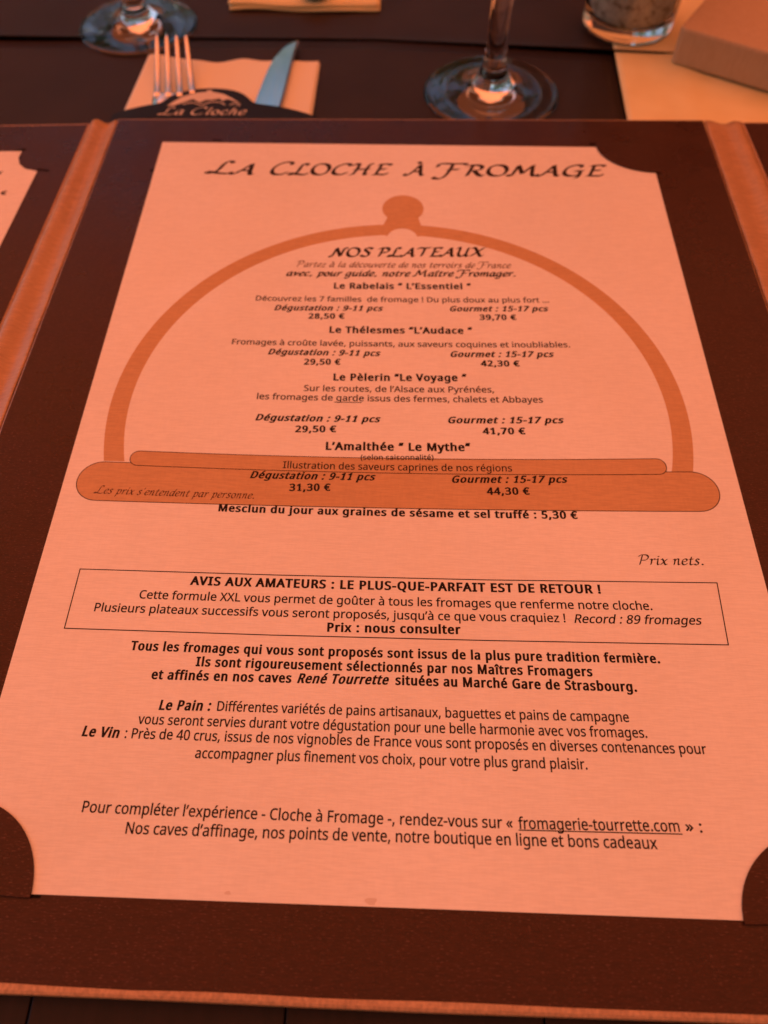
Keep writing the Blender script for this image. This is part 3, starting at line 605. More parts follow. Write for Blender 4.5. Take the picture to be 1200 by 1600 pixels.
# calligraphic alphabet: pen strokes in units where capitals are 10 high
def ell(cx, cy, rx, ry):
    return [(cx + rx * math.sin(t), cy + ry * math.cos(t)) for t in [i * math.pi / 6 for i in range(13)]]
bowl = [(4.4, 5.3), (3.0, 6.0), (1.2, 4.7), (0.6, 1.9), (1.7, 0.1), (3.2, 1.2), (4.4, 5.0)]
CAL = {
 'L': (8.4, [[(6.8, 8.6), (6.0, 9.9), (4.6, 9.7), (3.6, 7.4), (3.1, 3.4), (2.1, 0.9), (0.2, 0.0), (-0.8, 0.7), (0.4, 1.2), (2.6, 0.5), (5.2, 0.0), (7.2, 0.1), (8.0, 1.4)]]),
 'A': (9.6, [[(-1.0, 1.4), (-0.4, 0.1), (1.0, 0.5), (3.4, 4.2), (6.0, 9.9)], [(6.0, 9.9), (6.7, 5.0), (7.3, 1.2), (8.1, 0.0), (9.2, 0.5)], [(2.6, 3.5), (6.9, 3.5)]]),
 'C': (8.8, [[(8.2, 7.8), (7.8, 9.7), (5.6, 10.0), (2.8, 8.3), (1.0, 5.0), (1.2, 1.6), (3.4, 0.0), (6.0, 0.5), (7.8, 2.2)]]),
 'O': (10.0, [ell(4.9, 5.0, 4.1, 5.1)]),
 'H': (10.2, [[(0.4, 8.4), (1.2, 9.8), (2.8, 9.9), (3.1, 8.4), (2.6, 4.0), (1.6, 0.5), (0.3, 0.0)], [(9.9, 9.8), (8.6, 9.6), (7.8, 7.0), (7.2, 2.0), (7.6, 0.1), (9.0, 0.5)], [(1.6, 4.8), (9.0, 5.2)]]),
 'E': (8.2, [[(3.4, 9.7), (2.9, 5.0), (2.1, 0.2)], [(1.6, 9.2), (3.6, 9.7), (7.4, 9.8), (8.0, 8.6)], [(2.8, 5.0), (6.4, 5.2)], [(0.8, 0.1), (4.0, 0.1), (6.6, 0.1), (7.6, 1.6)]]),
 'F': (9.6, [[(-0.6, 7.0), (-0.2, 9.0), (1.6, 9.9), (5.0, 9.6), (9.4, 9.8), (10.4, 8.6)], [(5.2, 9.6), (4.6, 5.0), (3.6, 0.2), (1.8, -2.2), (-0.4, -2.0), (-0.8, -0.9)], [(3.6, 4.9), (8.0, 5.1)]]),
 'R': (9.2, [[(3.2, 9.6), (2.6, 5.0), (1.8, 0.0)], [(0.8, 8.8), (2.8, 9.9), (6.0, 9.8), (7.6, 7.7), (6.2, 5.3), (3.2, 4.7)], [(4.4, 4.8), (6.4, 1.4), (8.0, 0.0), (9.4, 0.5)]]),
 'M': (12.4, [[(-0.8, 1.0), (0.2, 0.0), (1.4, 1.6), (3.2, 9.8)], [(3.2, 9.8), (5.6, 2.0)], [(5.6, 2.0), (9.6, 9.9)], [(9.6, 9.9), (9.8, 3.0), (10.5, 0.1), (12.0, 0.6)]]),
 'G': (9.6, [[(8.2, 7.8), (7.8, 9.7), (5.6, 10.0), (2.8, 8.3), (1.0, 5.0), (1.2, 1.6), (3.4, 0.0), (6.0, 0.4), (7.8, 1.6)], [(7.9, 4.6), (7.5, 0.0), (6.0, -2.4)], [(5.4, 4.5), (9.2, 4.6)]]),
 'N': (10.4, [[(-0.4, 0.8), (0.6, 0.0), (1.8, 2.0), (3.2, 9.8)], [(3.2, 9.8), (7.4, 0.2)], [(7.4, 0.2), (8.6, 8.4), (9.8, 9.9), (10.8, 9.2)]]),
 'P': (8.4, [[(3.2, 9.6), (2.6, 5.0), (1.8, 0.0)], [(0.4, 8.2), (2.4, 9.8), (6.2, 9.8), (7.8, 7.5), (6.2, 4.9), (3.2, 4.5)]]),
 'S': (7.6, [[(7.2, 8.4), (6.0, 9.9), (3.4, 9.6), (2.3, 7.6), (4.4, 5.4), (6.0, 3.2), (5.0, 0.7), (2.4, 0.0), (0.4, 1.6)]]),
 'T': (8.6, [[(0.2, 8.2), (1.4, 9.7), (5.0, 9.5), (9.4, 10.0)], [(5.2, 9.6), (4.6, 5.0), (3.8, 0.2)]]),
 'U': (9.8, [[(0.4, 8.8), (1.6, 9.9), (2.3, 8.6), (1.7, 3.0), (2.6, 0.3), (4.8, 0.2), (7.2, 3.0)], [(8.4, 9.8), (7.5, 5.0), (7.2, 1.0), (8.0, 0.0), (9.2, 0.6)]]),
 'X': (9.4, [[(0.6, 8.8), (1.8, 9.9), (3.2, 8.4), (6.4, 1.2), (7.6, 0.0), (9.2, 0.8)], [(9.2, 9.8), (0.4, 0.0)]]),
 'a': (5.5, [bowl, [(4.6, 5.8), (4.1, 1.6), (4.5, 0.1), (5.5, 0.9)]]),
 'd': (5.5, [bowl, [(5.6, 9.4), (4.2, 1.6), (4.5, 0.1), (5.5, 0.9)]]),
 'g': (5.4, [bowl, [(4.6, 5.8), (4.1, 0.4), (3.2, -2.6), (1.2, -3.3), (0.0, -2.2)]]),
 'p': (5.4, [[(0.4, 5.0), (1.5, 5.8), (1.5, 2.0), (0.8, -3.4)], [(1.5, 3.6), (3.1, 5.9), (4.7, 5.0), (4.6, 2.0), (3.0, 0.1), (1.5, 0.7)]]),
 'r': (4.2, [[(0.3, 5.0), (1.2, 5.8), (1.4, 3.0), (1.0, 0.0)], [(1.3, 3.4), (2.5, 5.4), (3.6, 5.9), (4.1, 5.1)]]),
 't': (3.9, [[(2.3, 8.0), (1.6, 3.0), (1.6, 0.6), (2.6, 0.0), (3.7, 0.9)], [(0.4, 5.6), (3.9, 5.8)]]),
 'e': (4.6, [[(0.9, 2.9), (3.4, 3.5), (4.3, 5.0), (3.0, 6.0), (1.3, 4.8), (0.7, 2.0), (1.8, 0.1), (3.4, 0.4), (4.5, 1.5)]]),
 'z': (4.8, [[(0.7, 5.5), (4.2, 5.6)], [(4.2, 5.6), (0.5, 0.3)], [(0.4, 0.3), (4.4, 0.2)]]),
 'l': (3.0, [[(2.3, 9.6), (1.4, 3.0), (1.5, 0.4), (2.8, 0.7)]]),
 'h': (5.7, [[(2.3, 9.6), (1.5, 4.0), (1.0, 0.0)], [(1.3, 3.4), (2.8, 5.7), (4.2, 5.6), (4.1, 2.0), (4.4, 0.1), (5.5, 0.9)]]),
 'c': (4.4, [[(4.1, 5.0), (3.0, 6.0), (1.3, 4.8), (0.7, 2.0), (1.8, 0.1), (3.4, 0.5), (4.3, 1.5)]]),
 'o': (5.1, [ell(2.6, 3.0, 1.95, 3.0)]),
 'u': (5.7, [[(0.4, 5.1), (1.3, 5.8), (1.0, 2.0), (1.6, 0.1), (3.0, 0.8), (4.3, 4.0)], [(4.7, 5.8), (4.2, 1.4), (4.6, 0.1), (5.6, 0.9)]]),
 'v': (4.8, [[(0.3, 5.2), (1.3, 5.8), (2.0, 0.2)], [(2.0, 0.2), (3.9, 3.0), (4.3, 5.8)]]),
 'n': (5.6, [[(0.3, 5.0), (1.2, 5.8), (1.4, 3.0), (1.0, 0.0)], [(1.3, 3.4), (2.8, 5.7), (4.1, 5.6), (4.0, 2.0), (4.3, 0.1), (5.4, 0.9)]]),
 'm': (8.6, [[(0.3, 5.0), (1.2, 5.8), (1.4, 3.0), (1.0, 0.0)], [(1.3, 3.4), (2.8, 5.7), (4.1, 5.6), (4.0, 2.0), (3.8, 0.0)], [(4.1, 3.4), (5.7, 5.7), (7.1, 5.6), (7.0, 2.0), (7.3, 0.1), (8.4, 0.9)]]),
 's': (4.2, [[(3.8, 5.1), (2.5, 6.0), (1.2, 5.0), (2.0, 3.4), (3.2, 2.0), (2.6, 0.3), (1.2, 0.0), (0.2, 0.9)]]),
 'i': (2.8, [[(0.3, 5.1), (1.3, 5.8), (1.1, 1.6), (1.5, 0.1), (2.6, 0.9)], [(1.2, 8.6), (1.9, 8.0)]]),
 'x': (5.0, [[(0.3, 5.1), (1.2, 5.8), (2.1, 4.0), (3.3, 0.7), (4.0, 0.1), (5.0, 0.9)], [(4.8, 5.8), (0.2, 0.1)]]),
 '.': (3.4, [[(1.0, 0.9), (1.5, 0.45), (2.0, 0.0)]]), ',': (3.2, [[(1.0, 1.0), (1.7, 0.4), (0.8, -1.6)]]),
 '’': (2.2, [[(1.7, 9.4), (1.0, 7.2)]]), ' ': (3.0, []),
}
CAL['à'] = (CAL['a'][0], CAL['a'][1] + [[(2.2, 8.8), (3.6, 7.0)]])
CAL['é'] = (CAL['e'][0], CAL['e'][1] + [[(2.8, 6.9), (3.4, 8.2), (4.0, 9.2)]])
CAL['î'] = (CAL['i'][0], [CAL['i'][1][0], [(0.6, 7.0), (1.9, 8.6)], [(1.9, 8.6), (3.0, 7.0)]])
CAL['À'] = (CAL['A'][0], CAL['A'][1] + [[(4.4, 12.6), (6.0, 10.8)]])

def cal_strokes(text, small):
    """(total width, smoothed strokes); small: capitals with a larger first letter"""
    x, res = 0.0, []
    for i, c in enumerate(text):
        adv, st = CAL[c]
        k = 1.16 if (small and i == 0 and c != 'À') else 1.0
        for s in st:
            res.append([((px + 0.2 * py) * k + x, py * k) for px, py in smooth_pts(s, 6)])
        x += (adv + 0.6) * k
    return x, res

def pen(strokes, nib, ang=34, minw=0.42):
    """sweep a broad nib held at a fixed angle along every stroke"""
    nx, ny = math.cos(math.radians(ang)) * nib / 2, math.sin(math.radians(ang)) * nib / 2
    V, F = [], []
    z = 0.0
    for s in strokes:
        k = len(V)
        n = len(s)
        for i, (x, y) in enumerate(s):
            a, b = s[max(0, i - 1)], s[min(n - 1, i + 1)]
            d = Vector((b[0] - a[0], b[1] - a[1]))
            d = d.normalized() if d.length else Vector((1, 0))
            nn = Vector((-d.y, d.x))
            w = Vector((nx, ny))
            if w.dot(nn) < 0:
                w = -w
            t = abs(w.dot(nn))
            if t < minw / 2 * nib:
                w = w + nn * (minw / 2 * nib - t)
            V += [(x + w.x, y + w.y, z), (x - w.x, y - w.y, z)]
        for i in range(n - 1):
            F.append((k + 2 * i, k + 2 * i + 1, k + 2 * i + 3, k + 2 * i + 2))
        z += 1.0
    return V, F

def sag(y):
    """depth of the slight bow the print shows across the whole sheet"""
    return interp([(0, 0.2), (60, 0.5), (86, 0.8), (125, 1.6), (180, 1.0), (230, 0.3), (300, 0.0)], y)

def place_text(V, x0, y0, x1, y1, width, hs, z, shear=0.0, zstep=0.0004):
    L = math.hypot(x1 - x0, y1 - y0)
    ca, sa = (x1 - x0) / L, (y1 - y0) / L
    kx = L / width
    bow = sag((y0 + y1) / 2) * (L / 184.0) ** 2
    o = []
    for x, y, zz in V:
        px, py = x * kx, y * hs - bow * 4 * (x / width) * (1 - x / width)
        px += shear * py
        o.append((x0 + px * ca - py * sa, y0 + px * sa + py * ca, z + zz * zstep))
    return o

def sans_text(text, style, x0, y0, x1, y1, pt, z, ink, parent, name='printed_text'):
    bold = style in 'bi'
    V, F, x = [], [], 0.0
    for c in text:
        if c == '"':
            c = '“'
        adv, v, f = glyph_mesh(c, bold)
        k = len(V)
        V += [(a + x, b, q) for a, b, q in v]
        F += [tuple(i + k for i in fc) for fc in f]
        x += adv
    V = place_text(V, x0, y0, x1, y1, x, pt * 0.3528 / EM * 1.14, z, (0.12 if text.startswith('Le ') else 0.27) if style in 'ij' else 0.0)
    return mesh_obj(name, V, F, ink, parent)

def cal_text(text, x0, y0, x1, y1, cap_mm, nib, z, ink, parent, small=False, name='printed_text'):
    w, st = cal_strokes(text, small)
    V, F = pen(st, nib)
    return mesh_obj(name, place_text(V, x0, y0, x1, y1, w, cap_mm / 10, z), F, ink, parent)

# ------------------------------------------------------------------ the setting: table and surroundings
table = thing('slatted_table', 'dark stained slatted table under the placemats, seen below the menu', 'table', (100, 200, 0))
x = -560.0
slat_w = 58.0
while x < 760:
    mesh_obj('slat', *slab([(x, -60), (x + slat_w, -60), (x + slat_w, 900), (x, 900)], -22, random.uniform(-0.1, 0), 0.4), M['wood'], table)
    x += slat_w + 0.3
mesh_obj('gap_backing', *slab([(-555, 22), (755, 22), (755, 798), (-555, 798)], -27, -22.0), M['wood'], table)  # added to block the sunlit ground showing through the slat gaps
mesh_obj('rail', *slab([(-560, -30), (760, -30), (760, 20), (-560, 20)], -60, -22.0), M['wood'], table)
mesh_obj('rail', *slab([(-560, 800), (760, 800), (760, 850), (-560, 850)], -60, -22.0), M['wood'], table)
for lx in (-540, 690):
    for ly in (-28, 798):
        mesh_obj('leg', *slab([(lx, ly), (lx + 50, ly), (lx + 50, ly + 46), (lx, ly + 46)], -750, -60.0, 2), M['wood'], table)

ground = mesh_obj('ground', [(-60, -60, -0.75), (60, -60, -0.75), (60, 60, -0.75), (-60, 60, -0.75)], [(0, 1, 2, 3)], M['paving'], mm=False)
ground['kind'] = 'structure'

def drop(x):
    """how far the gap between the two placemats runs towards the viewer at x"""
    return 1.0 * math.sin(x / 60) - max(0, x - 90) * 0.085

def near_mat(u, v):
    x = -200 + 407.5 * u
    return x, 60 + (397 + drop(x) - 60) * v, 0.3 + 0.5 * v ** 12 + 0.12 * math.sin(u * 17)
pm = mesh_obj('placemat', *grid_sheet(near_mat, 60, 40, 0.5), M['mat'], smooth=True)
tag(pm, 'dark brown placemat lying under the open menu and the cutlery sleeve', 'placemat')

def far_mat(u, v):
    x = -200 + 470 * u
    y0 = 398.6 + drop(x) + 0.8 * math.sin(x / 37 + 1)
    return x, y0 + (760 - y0) * v ** 1.6, 0.3 + (1.7 + 0.9 * math.sin(u * 9)) * (1 - v) ** 22
pm = mesh_obj('placemat', *grid_sheet(far_mat, 60, 60, 0.5), M['mat'], smooth=True)
tag(pm, 'dark brown placemat on the far side, under the left wine glass', 'placemat')

def runner_pt(u, v):
    x, y = 1.0 + 312 * u, -45 + 400 * v
    a = 0.033
    z = 1.25 + 0.3 * math.sin(v * 9) * math.sin(u * 6 + 1) + 0.9 * math.exp(-((u - 0.10) * 45) ** 2)
    return 207 + x * math.cos(a) - y * math.sin(a) * -1 * 1.0, 345 + y * math.cos(a) + x * math.sin(a) * -1 * 0.0, z
rn = mesh_obj('paper_runner', *grid_sheet(runner_pt, 90, 40, 0.25), M['runner'], smooth=True)
tag(rn, 'orange yellow paper runner lying beneath the tan case and the sand jar', 'table runner')

# ------------------------------------------------------------------ the open menu folder
menu = thing('menu_folder', 'open three-panel brown menu folder with tan leatherette hinges, lying on the placemat', 'menu', (105, 150, 5.8))
BZ0, BZ1 = 5.8, 8.72                       # panel body; the lining stands 0.22 proud of it
def panel(outline, dz=0.0):
    lin = inset(outline, 0.75)
    lin = [(x, y - 0.5) if y > 300 else (x, y) for x, y in lin]
    lin = [(x, -18.0 + 0.12 * math.sin(x / 9.0) + 0.08 * math.sin(x * 1.7) - (0.2 if x > 42 else 0) if -21.5 < y < -15 else y) for x, y in lin]
    p = mesh_obj('panel', *slab(outline, BZ0 + dz, BZ1 + dz, 0.7 if dz else 0.9), M['leather_edge'], menu)
    mesh_obj('lining', *slab(lin, BZ1 + dz - 0.1, BZ1 + dz + 0.08, 0.05), M['board'], p)
bottom = [(x, -20.2 + 0.15 * math.sin(x / 23.0)) for x in range(-16, 235, 8)]
panel([(-24.8, -20.0)] + bottom + [(238.6, -20.0), (238.2, 100), (237.9, 202), (237.7, 319.3), (150, 318.0), (60, 316.8), (-23.4, 315.2), (-24.6, 240), (-26.3, 140)])
panel([(-240, -26), (-44, -22), (-41.8, 120), (-39.9, 184), (-35.9, 313.2), (-76.5, 311.2), (-240, 307)], -1.3)
panel([(256.4, -18), (470, -22), (470, 322), (254.3, 318.8), (255.4, 270)], -0.6)

def hinge(lx, rx, y0, y1, zl, zr, prof):
    V, F = [], []
    n = len(prof)
    N = 70
    for k in range(N):
        y = y0 + (y1 - y0) * k / (N - 1)
        xl, xr = interp(lx, y) + 0.1 * math.sin(y / 3.1), interp(rx, y) + 0.1 * math.sin(y / 4.3)
        for t, dz in prof:
            V.append((xl + (xr - xl) * t, y, zl + (zr - zl) * t + dz))
        for t, dz in reversed(prof):
            V.append((xl + (xr - xl) * t, y, zl + (zr - zl) * t + dz - 0.9))
    m_ = 2 * n
    for k in range(N - 1):
        for i in range(m_):
            j = (i + 1) % m_
            F.append((k * m_ + i, k * m_ + j, (k + 1) * m_ + j, (k + 1) * m_ + i))
    F.append(tuple(range(m_)))
    F.append(tuple(range((N - 1) * m_, N * m_))[::-1])
    return mesh_obj('hinge', V, F, M['leather'], menu, smooth=True)

hinge([(-22, -43.8), (120, -41.6), (184, -39.7), (314, -35.6)], [(-22, -25.0), (140, -26.5), (240, -24.8), (316, -23.6)], -20, 314.2, BZ1 - 1.1, BZ1 - 0.1,
      [(0, 0), (0.06, 0.55), (0.16, 1.0), (0.27, 0.9), (0.38, 0.1), (0.5, -1.0), (0.6, -1.45), (0.72, -1.2), (0.85, -0.5), (0.95, -0.05), (1.0, 0.0)])
hinge([(-20, 238.9), (100, 238.5), (202, 238.2), (319, 238.0)], [(-20, 256.3), (270, 255.2), (319, 254.1)], -17, 318.6, BZ1 - 0.1, BZ1 - 0.5,
      [(0, 0), (0.08, 0.02), (0.2, -0.15), (0.36, -0.9), (0.5, -1.35), (0.62, -1.2), (0.72, -0.3), (0.8, 0.25), (0.88, 0.2), (1.0, 0.0)])

LZ = BZ1 + 0.08                            # top of the lining
FZ = PAPER_Z + 0.06
def flap(cx, cy, rx_, ry_, a0, a1):
    mesh_obj('corner_flap', *slab([(cx, cy)] + arc_pts(cx, cy, rx_, ry_, a0, a1), FZ, FZ + 0.5, 0.16), M['board'], menu)
flap(211.0, 298.0, 23.6, 18.8, 178, 272)
flap(-0.4, -0.2, 21.2, 21.0, -2, 92)
flap(210.2, -0.2, 25.6, 21.0, 88, 182)

def slit(pts, w, z):
    mesh_obj('slit', *strip(pts, w, z), M['slit'], menu)
slit([(21.6, 299.3), (25.6, 299.0)], 1.0, LZ + 0.03)
slit([(-1.6, 277.6), (-0.3, 276.2)], 1.6, LZ + 0.03)
slit([(185.0, 299.8), (187.8, 299.2)], 1.4, LZ + 0.03)
slit([(20.6, -0.4), (23.0, -0.4)], 0.8, LZ + 0.03)
LL = LZ - 1.3
slit([(-51.0, 278.6), (-45.6, 277.6)], 1.3, LL + 0.03)
slit([(-63.6, 291.6), (-59.6, 292.8)], 1.4, LL + 0.03)

# ------------------------------------------------------------------ the printed sheet
sheet = thing('menu_sheet', 'printed menu sheet with domed cheese cloche drawing, tucked in the centre panel', 'menu sheet', (105, 148.5, PAPER_Z))
mesh_obj('paper', *slab([(0, 0), (210, 0), (210, 297), (0, 297)], LZ + 0.03, PAPER_Z), M['paper'], sheet)
PZ = PAPER_Z

CX, CY, RO, RI = 103.8, 148.0, 95.6, 89.2
def ang_at(r, y):
    return math.degrees(math.asin((y - CY) / r))
outer = arc_pts(CX, CY, RO, RO, ang_at(RO, 125.0), 180 - ang_at(RO, 125.0), 96)
inner = arc_pts(CX, CY, RI, RI, ang_at(RI, 125.0), 180 - ang_at(RI, 125.0), 96)
mesh_obj('printed_dome', [(x, y, PZ + 0.012) for p in zip(outer, inner) for x, y in p],
         [(2 * i, 2 * i + 2, 2 * i + 3, 2 * i + 1) for i in range(96)], M['print_gold'], sheet)
knob = arc_pts(105.0, 253.6, 8.3, 8.5, -42, 222, 40) + [(96.9, 241.8), (96.0, 239.5), (98.9, 236.2)] + \
    arc_pts(104.9, 235.3, 6.1, 6.1, 172, 8, 16) + [(111.0, 236.2), (113.5, 239.5), (112.6, 241.8)]
mesh_obj('printed_knob', *flat(knob, PZ + 0.018), M['print_gold'], sheet)
mesh_obj('printed_notch', *flat(arc_pts(104.9, 235.3, 5.9, 5.9, 0, 180, 24) + [(98.9, 234.6), (110.9, 234.6)], PZ + 0.022), M['paper'], sheet)

def round_bar(xl, xr, yl0, yl1, yr0, yr1, r, sag0, sag1):
    """round-ended bar whose lower (0) and upper (1) edges bow slightly"""
    def yy(x, t):
        u = (x - xl) / (xr - xl)
        return (yl0 + (yr0 - yl0) * u - sag0 * 4 * u * (1 - u)) * (1 - t) + (yl1 + (yr1 - yl1) * u - sag1 * 4 * u * (1 - u)) * t
    pts = []
    r_ = min(r, (yl1 - yl0) / 2 - 0.01)
    xs = [xl + r_ + (xr - xl - 2 * r_) * k / 24 for k in range(25)]
    pts += arc_pts(xs[0], yy(xs[0], 0) + r_, r_, r_, 180, 270, 10) + [(x, yy(x, 0)) for x in xs[1:-1]]
    pts += arc_pts(xs[-1], yy(xs[-1], 0) + r_, r_, r_, 270, 360, 10) + arc_pts(xs[-1], yy(xs[-1], 1) - r_, r_, r_, 0, 90, 10)
    pts += [(x, yy(x, 1)) for x in xs[-2:0:-1]] + arc_pts(xs[0], yy(xs[0], 1) - r_, r_, r_, 90, 180, 10)
    return pts
low = round_bar(4.2, 203.4, 110.0, 124.7, 111.3, 126.0, 7.3, 1.0, 1.0)
v, f = fill_mesh([low])
mesh_obj('printed_plate', [(a, b, PZ + 0.026) for a, b, _ in v], f, M['print_gold'], sheet)
mesh_obj('printed_line', *strip(low, 0.26, PZ + 0.028, True), M['ink_brown'], sheet)
up = round_bar(19.2, 188.8, 123.6, 129.3, 124.7, 130.8, 2.8, 1.4, 1.55)
v, f = fill_mesh([up])
mesh_obj('printed_plate', [(a, b, PZ + 0.030) for a, b, _ in v], f, M['print_gold'], sheet)
mesh_obj('printed_line', *strip(up, 0.26, PZ + 0.036, True), M['ink_brown'], sheet)
mesh_obj('printed_frame', *strip([(12.4, 85.9), (70, 85.6), (130, 85.8), (196.3, 86.8), (195.5, 67.7), (130, 67.0), (70, 66.8), (12.3, 67.1)], 0.3, PZ + 0.03, True), M['ink'], sheet)

# the printed lines: style, words, both ends of the baseline in mm on the sheet
LINES = [
('b', 'Le Rabelais “ L’Essentiel “', 79.4, 206.2, 130.6, 207.1),
('r', 'Découvrez les 7 familles  de fromage ! Du plus doux au plus fort …', 51.1, 199.1, 159.0, 200.7),
('i', 'Dégustation : 9-11 pcs', 58.4, 194.3, 98.0, 194.9),
('i', 'Gourmet : 15-17 pcs', 122.1, 195.3, 157.9, 196.2),
('b', '28,50 €', 71.3, 190.3, 84.5, 190.6),
('b', '39,70 €', 133.0, 191.2, 146.3, 191.5),
('b', 'Le Thélesmes "L’Audace "', 79.1, 183.4, 130.2, 184.2),
('r', 'Fromages à croûte lavée, puissants, aux saveurs coquines et inoubliables.', 45.1, 176.9, 164.3, 178.4),
('i', 'Dégustation : 9-11 pcs', 58.3, 172.4, 97.6, 172.6),
('i', 'Gourmet : 15-17 pcs', 121.8, 172.8, 157.8, 173.7),
('b', '29,50 €', 71.4, 167.9, 84.2, 168.2),
('b', '42,30 €', 132.5, 168.7, 145.9, 169.0),
('b', 'Le Pèlerin "Le Voyage "', 81.8, 160.9, 127.4, 161.8),
('r', 'Sur les routes, de l’Alsace aux Pyrénées,', 72.3, 155.9, 136.7, 156.9),
('r', 'les fromages de garde issus des fermes, chalets et Abbayes', 56.7, 151.9, 152.6, 152.9),
('i', 'Dégustation : 9-11 pcs', 57.1, 142.8, 98.3, 143.1),
('i', 'Gourmet : 15-17 pcs', 120.3, 143.3, 158.3, 144.3),
('b', '29,50 €', 70.8, 138.2, 84.3, 138.6),
('b', '41,70 €', 131.8, 139.0, 145.7, 139.4),
('b', 'L’Amalthée “ Le Mythe“', 81.0, 131.3, 127.6, 132.1),
('r', '(selon saisonnalité)', 92.6, 127.6, 115.9, 128.2),
('r', 'Illustration des saveurs caprines de nos régions', 68.1, 123.7, 140.5, 124.4),
('i', 'Dégustation : 9-11 pcs', 58.0, 119.6, 97.3, 119.8),
('i', 'Gourmet : 15-17 pcs', 121.0, 119.6, 157.1, 120.6),
('b', '31,30 €', 70.9, 115.1, 83.8, 115.5),
('b', '44,30 €', 132.0, 115.4, 145.3, 115.8),
('b', 'Mesclun du jour aux graines de sésame et sel truffé : 5,30 €', 49.7, 107.0, 159.0, 107.4),
('b', 'AVIS AUX AMATEURS : LE PLUS-QUE-PARFAIT EST DE RETOUR !', 45.3, 81.7, 163.0, 82.4),
('r', 'Cette formule XXL vous permet de goûter à tous les fromages que renferme notre cloche.', 31.2, 76.9, 176.8, 77.6),
('r', 'Plusieurs plateaux successifs vous seront proposés, jusqu’à ce que vous craquiez !', 19.1, 72.5, 152.1, 73.1),
('j', 'Record : 89 fromages', 154.0, 73.0, 189.4, 73.5),
('b', 'Prix : nous consulter', 85.3, 68.3, 122.6, 68.7),
('b', 'Tous les fromages qui vous sont proposés sont issus de la plus pure tradition fermière.', 31.9, 61.2, 176.3, 61.8),
('b', 'Ils sont rigoureusement sélectionnés par nos Maîtres Fromagers', 50.4, 57.1, 157.6, 57.5),
('b', 'et affinés en nos caves', 39.0, 53.1, 77.0, 53.2),
('i', 'René Tourrette', 78.2, 53.2, 102.8, 53.5),
('b', 'situées au Marché Gare de Strasbourg.', 104.6, 53.5, 168.9, 53.6),
('i', 'Le Pain :', 42.4, 44.7, 56.4, 44.9),
('r', 'Différentes variétés de pains artisanaux, baguettes et pains de campagne', 57.8, 44.9, 165.6, 45.3),
('r', 'vous seront servies durant votre dégustation pour une belle harmonie avec vos fromages.', 37.9, 40.8, 169.7, 41.3),
('i', 'Le Vin', 23.7, 37.2, 33.7, 37.0),
('r', ': Près de 40 crus, issus de nos vignobles de France vous sont proposés en diverses contenances pour', 35.0, 37.0, 183.9, 37.6),
('r', 'accompagner plus finement vos choix, pour votre plus grand plaisir.', 54.0, 32.5, 153.5, 32.8),
('r', 'Pour compléter l’expérience - Cloche à Fromage -, rendez-vous sur «', 28.0, 18.5, 133.7, 18.1),
('r', 'fromagerie-tourrette.com', 135.0, 18.1, 174.0, 18.7),
('r', '» :', 175.1, 18.7, 179.4, 18.7),
('r', 'Nos caves d’affinage, nos points de vente, notre boutique en ligne et bons cadeaux', 39.7, 13.9, 167.8, 14.6),
('c', 'NOS PLATEAUX', 77.2, 224.0, 136.2, 225.6),
('c', 'Partez à la découverte de nos terroirs de France', 64.6, 217.9, 146.0, 219.1),
('c', 'avec, pour guide, notre Maître Fromager.', 61.4, 212.8, 148.1, 214.5),
('c', 'Les prix s’entendent par personne.', 10.8, 112.6, 60.9, 111.9),
('c', 'Prix nets.', 174.5, 92.1, 194.3, 92.6),
('c', 'LA', 23.0, 275.3, 43.0, 274.7),
('c', 'CLOCHE', 48.4, 274.8, 99.0, 275.8),
('c', 'À', 106.0, 275.5, 114.3, 275.7),
('c', 'FROMAGE', 118.5, 275.4, 188.6, 276.8)
]
def pt_size(st_, text, y0):
    if text.startswith('(selon'):
        return 6.9
    if st_ == 'b' and (text.startswith('Le ') or text.startswith('L’A')) and y0 > 120:
        return 10.6
    if text.startswith('AVIS'):
        return 9.3
    return 9.2 if y0 < 30 else 9.0
CALL = {'NOS PLATEAUX': (5.0, 2.7, 'ink_brown', 0), 'Partez à la découverte de nos terroirs de France': (3.4, 1.6, 'ink_faint', 0),
        'avec, pour guide, notre Maître Fromager.': (3.5, 2.4, 'ink_brown', 0), 'Les prix s’entendent par personne.': (2.9, 1.5, 'ink_faint', 0),
        'Prix nets.': (3.3, 1.5, 'ink_brown', 0)}
for st_, text, x0, y0, x1, y1 in LINES:
    if st_ == 'c':
        cm, nib, ink, small = CALL.get(text, (7.4, 2.4, 'ink_brown', 1))
        cal_text(text, x0, y0, x1, y1, cm, nib, PZ + 0.045, M[ink], sheet, bool(small))
    else:
        sans_text(text, st_, x0, y0 + 0.05, x1, y1 + 0.05, pt_size(st_, text, y0), PZ + 0.045, M['ink'], sheet)
mesh_obj('underline', *strip([(83.0, 151.3), (92.2, 151.4)], 0.28, PZ + 0.04), M['ink'], sheet)
mesh_obj('underline', *strip([(135.0, 17.85), (174.2, 18.2)], 0.26, PZ + 0.04), M['ink'], sheet)
for sx, sy, r in ((110.3, 45.8, 1.5), (66.5, 1.8, 0.7), (99.9, 1.1, 1.3), (171.0, 64.0, 0.25), (128.0, 258.0, 0.3)):
    pts = [(sx + r * (1 + 0.25 * math.sin(3 * a + sx)) * math.cos(a), sy + 0.7 * r * (1 + 0.2 * math.cos(2 * a)) * math.sin(a)) for a in [i * math.pi / 10 for i in range(20)]]
    mesh_obj('stain', *flat(pts, PZ + 0.008), M['stain'], sheet)

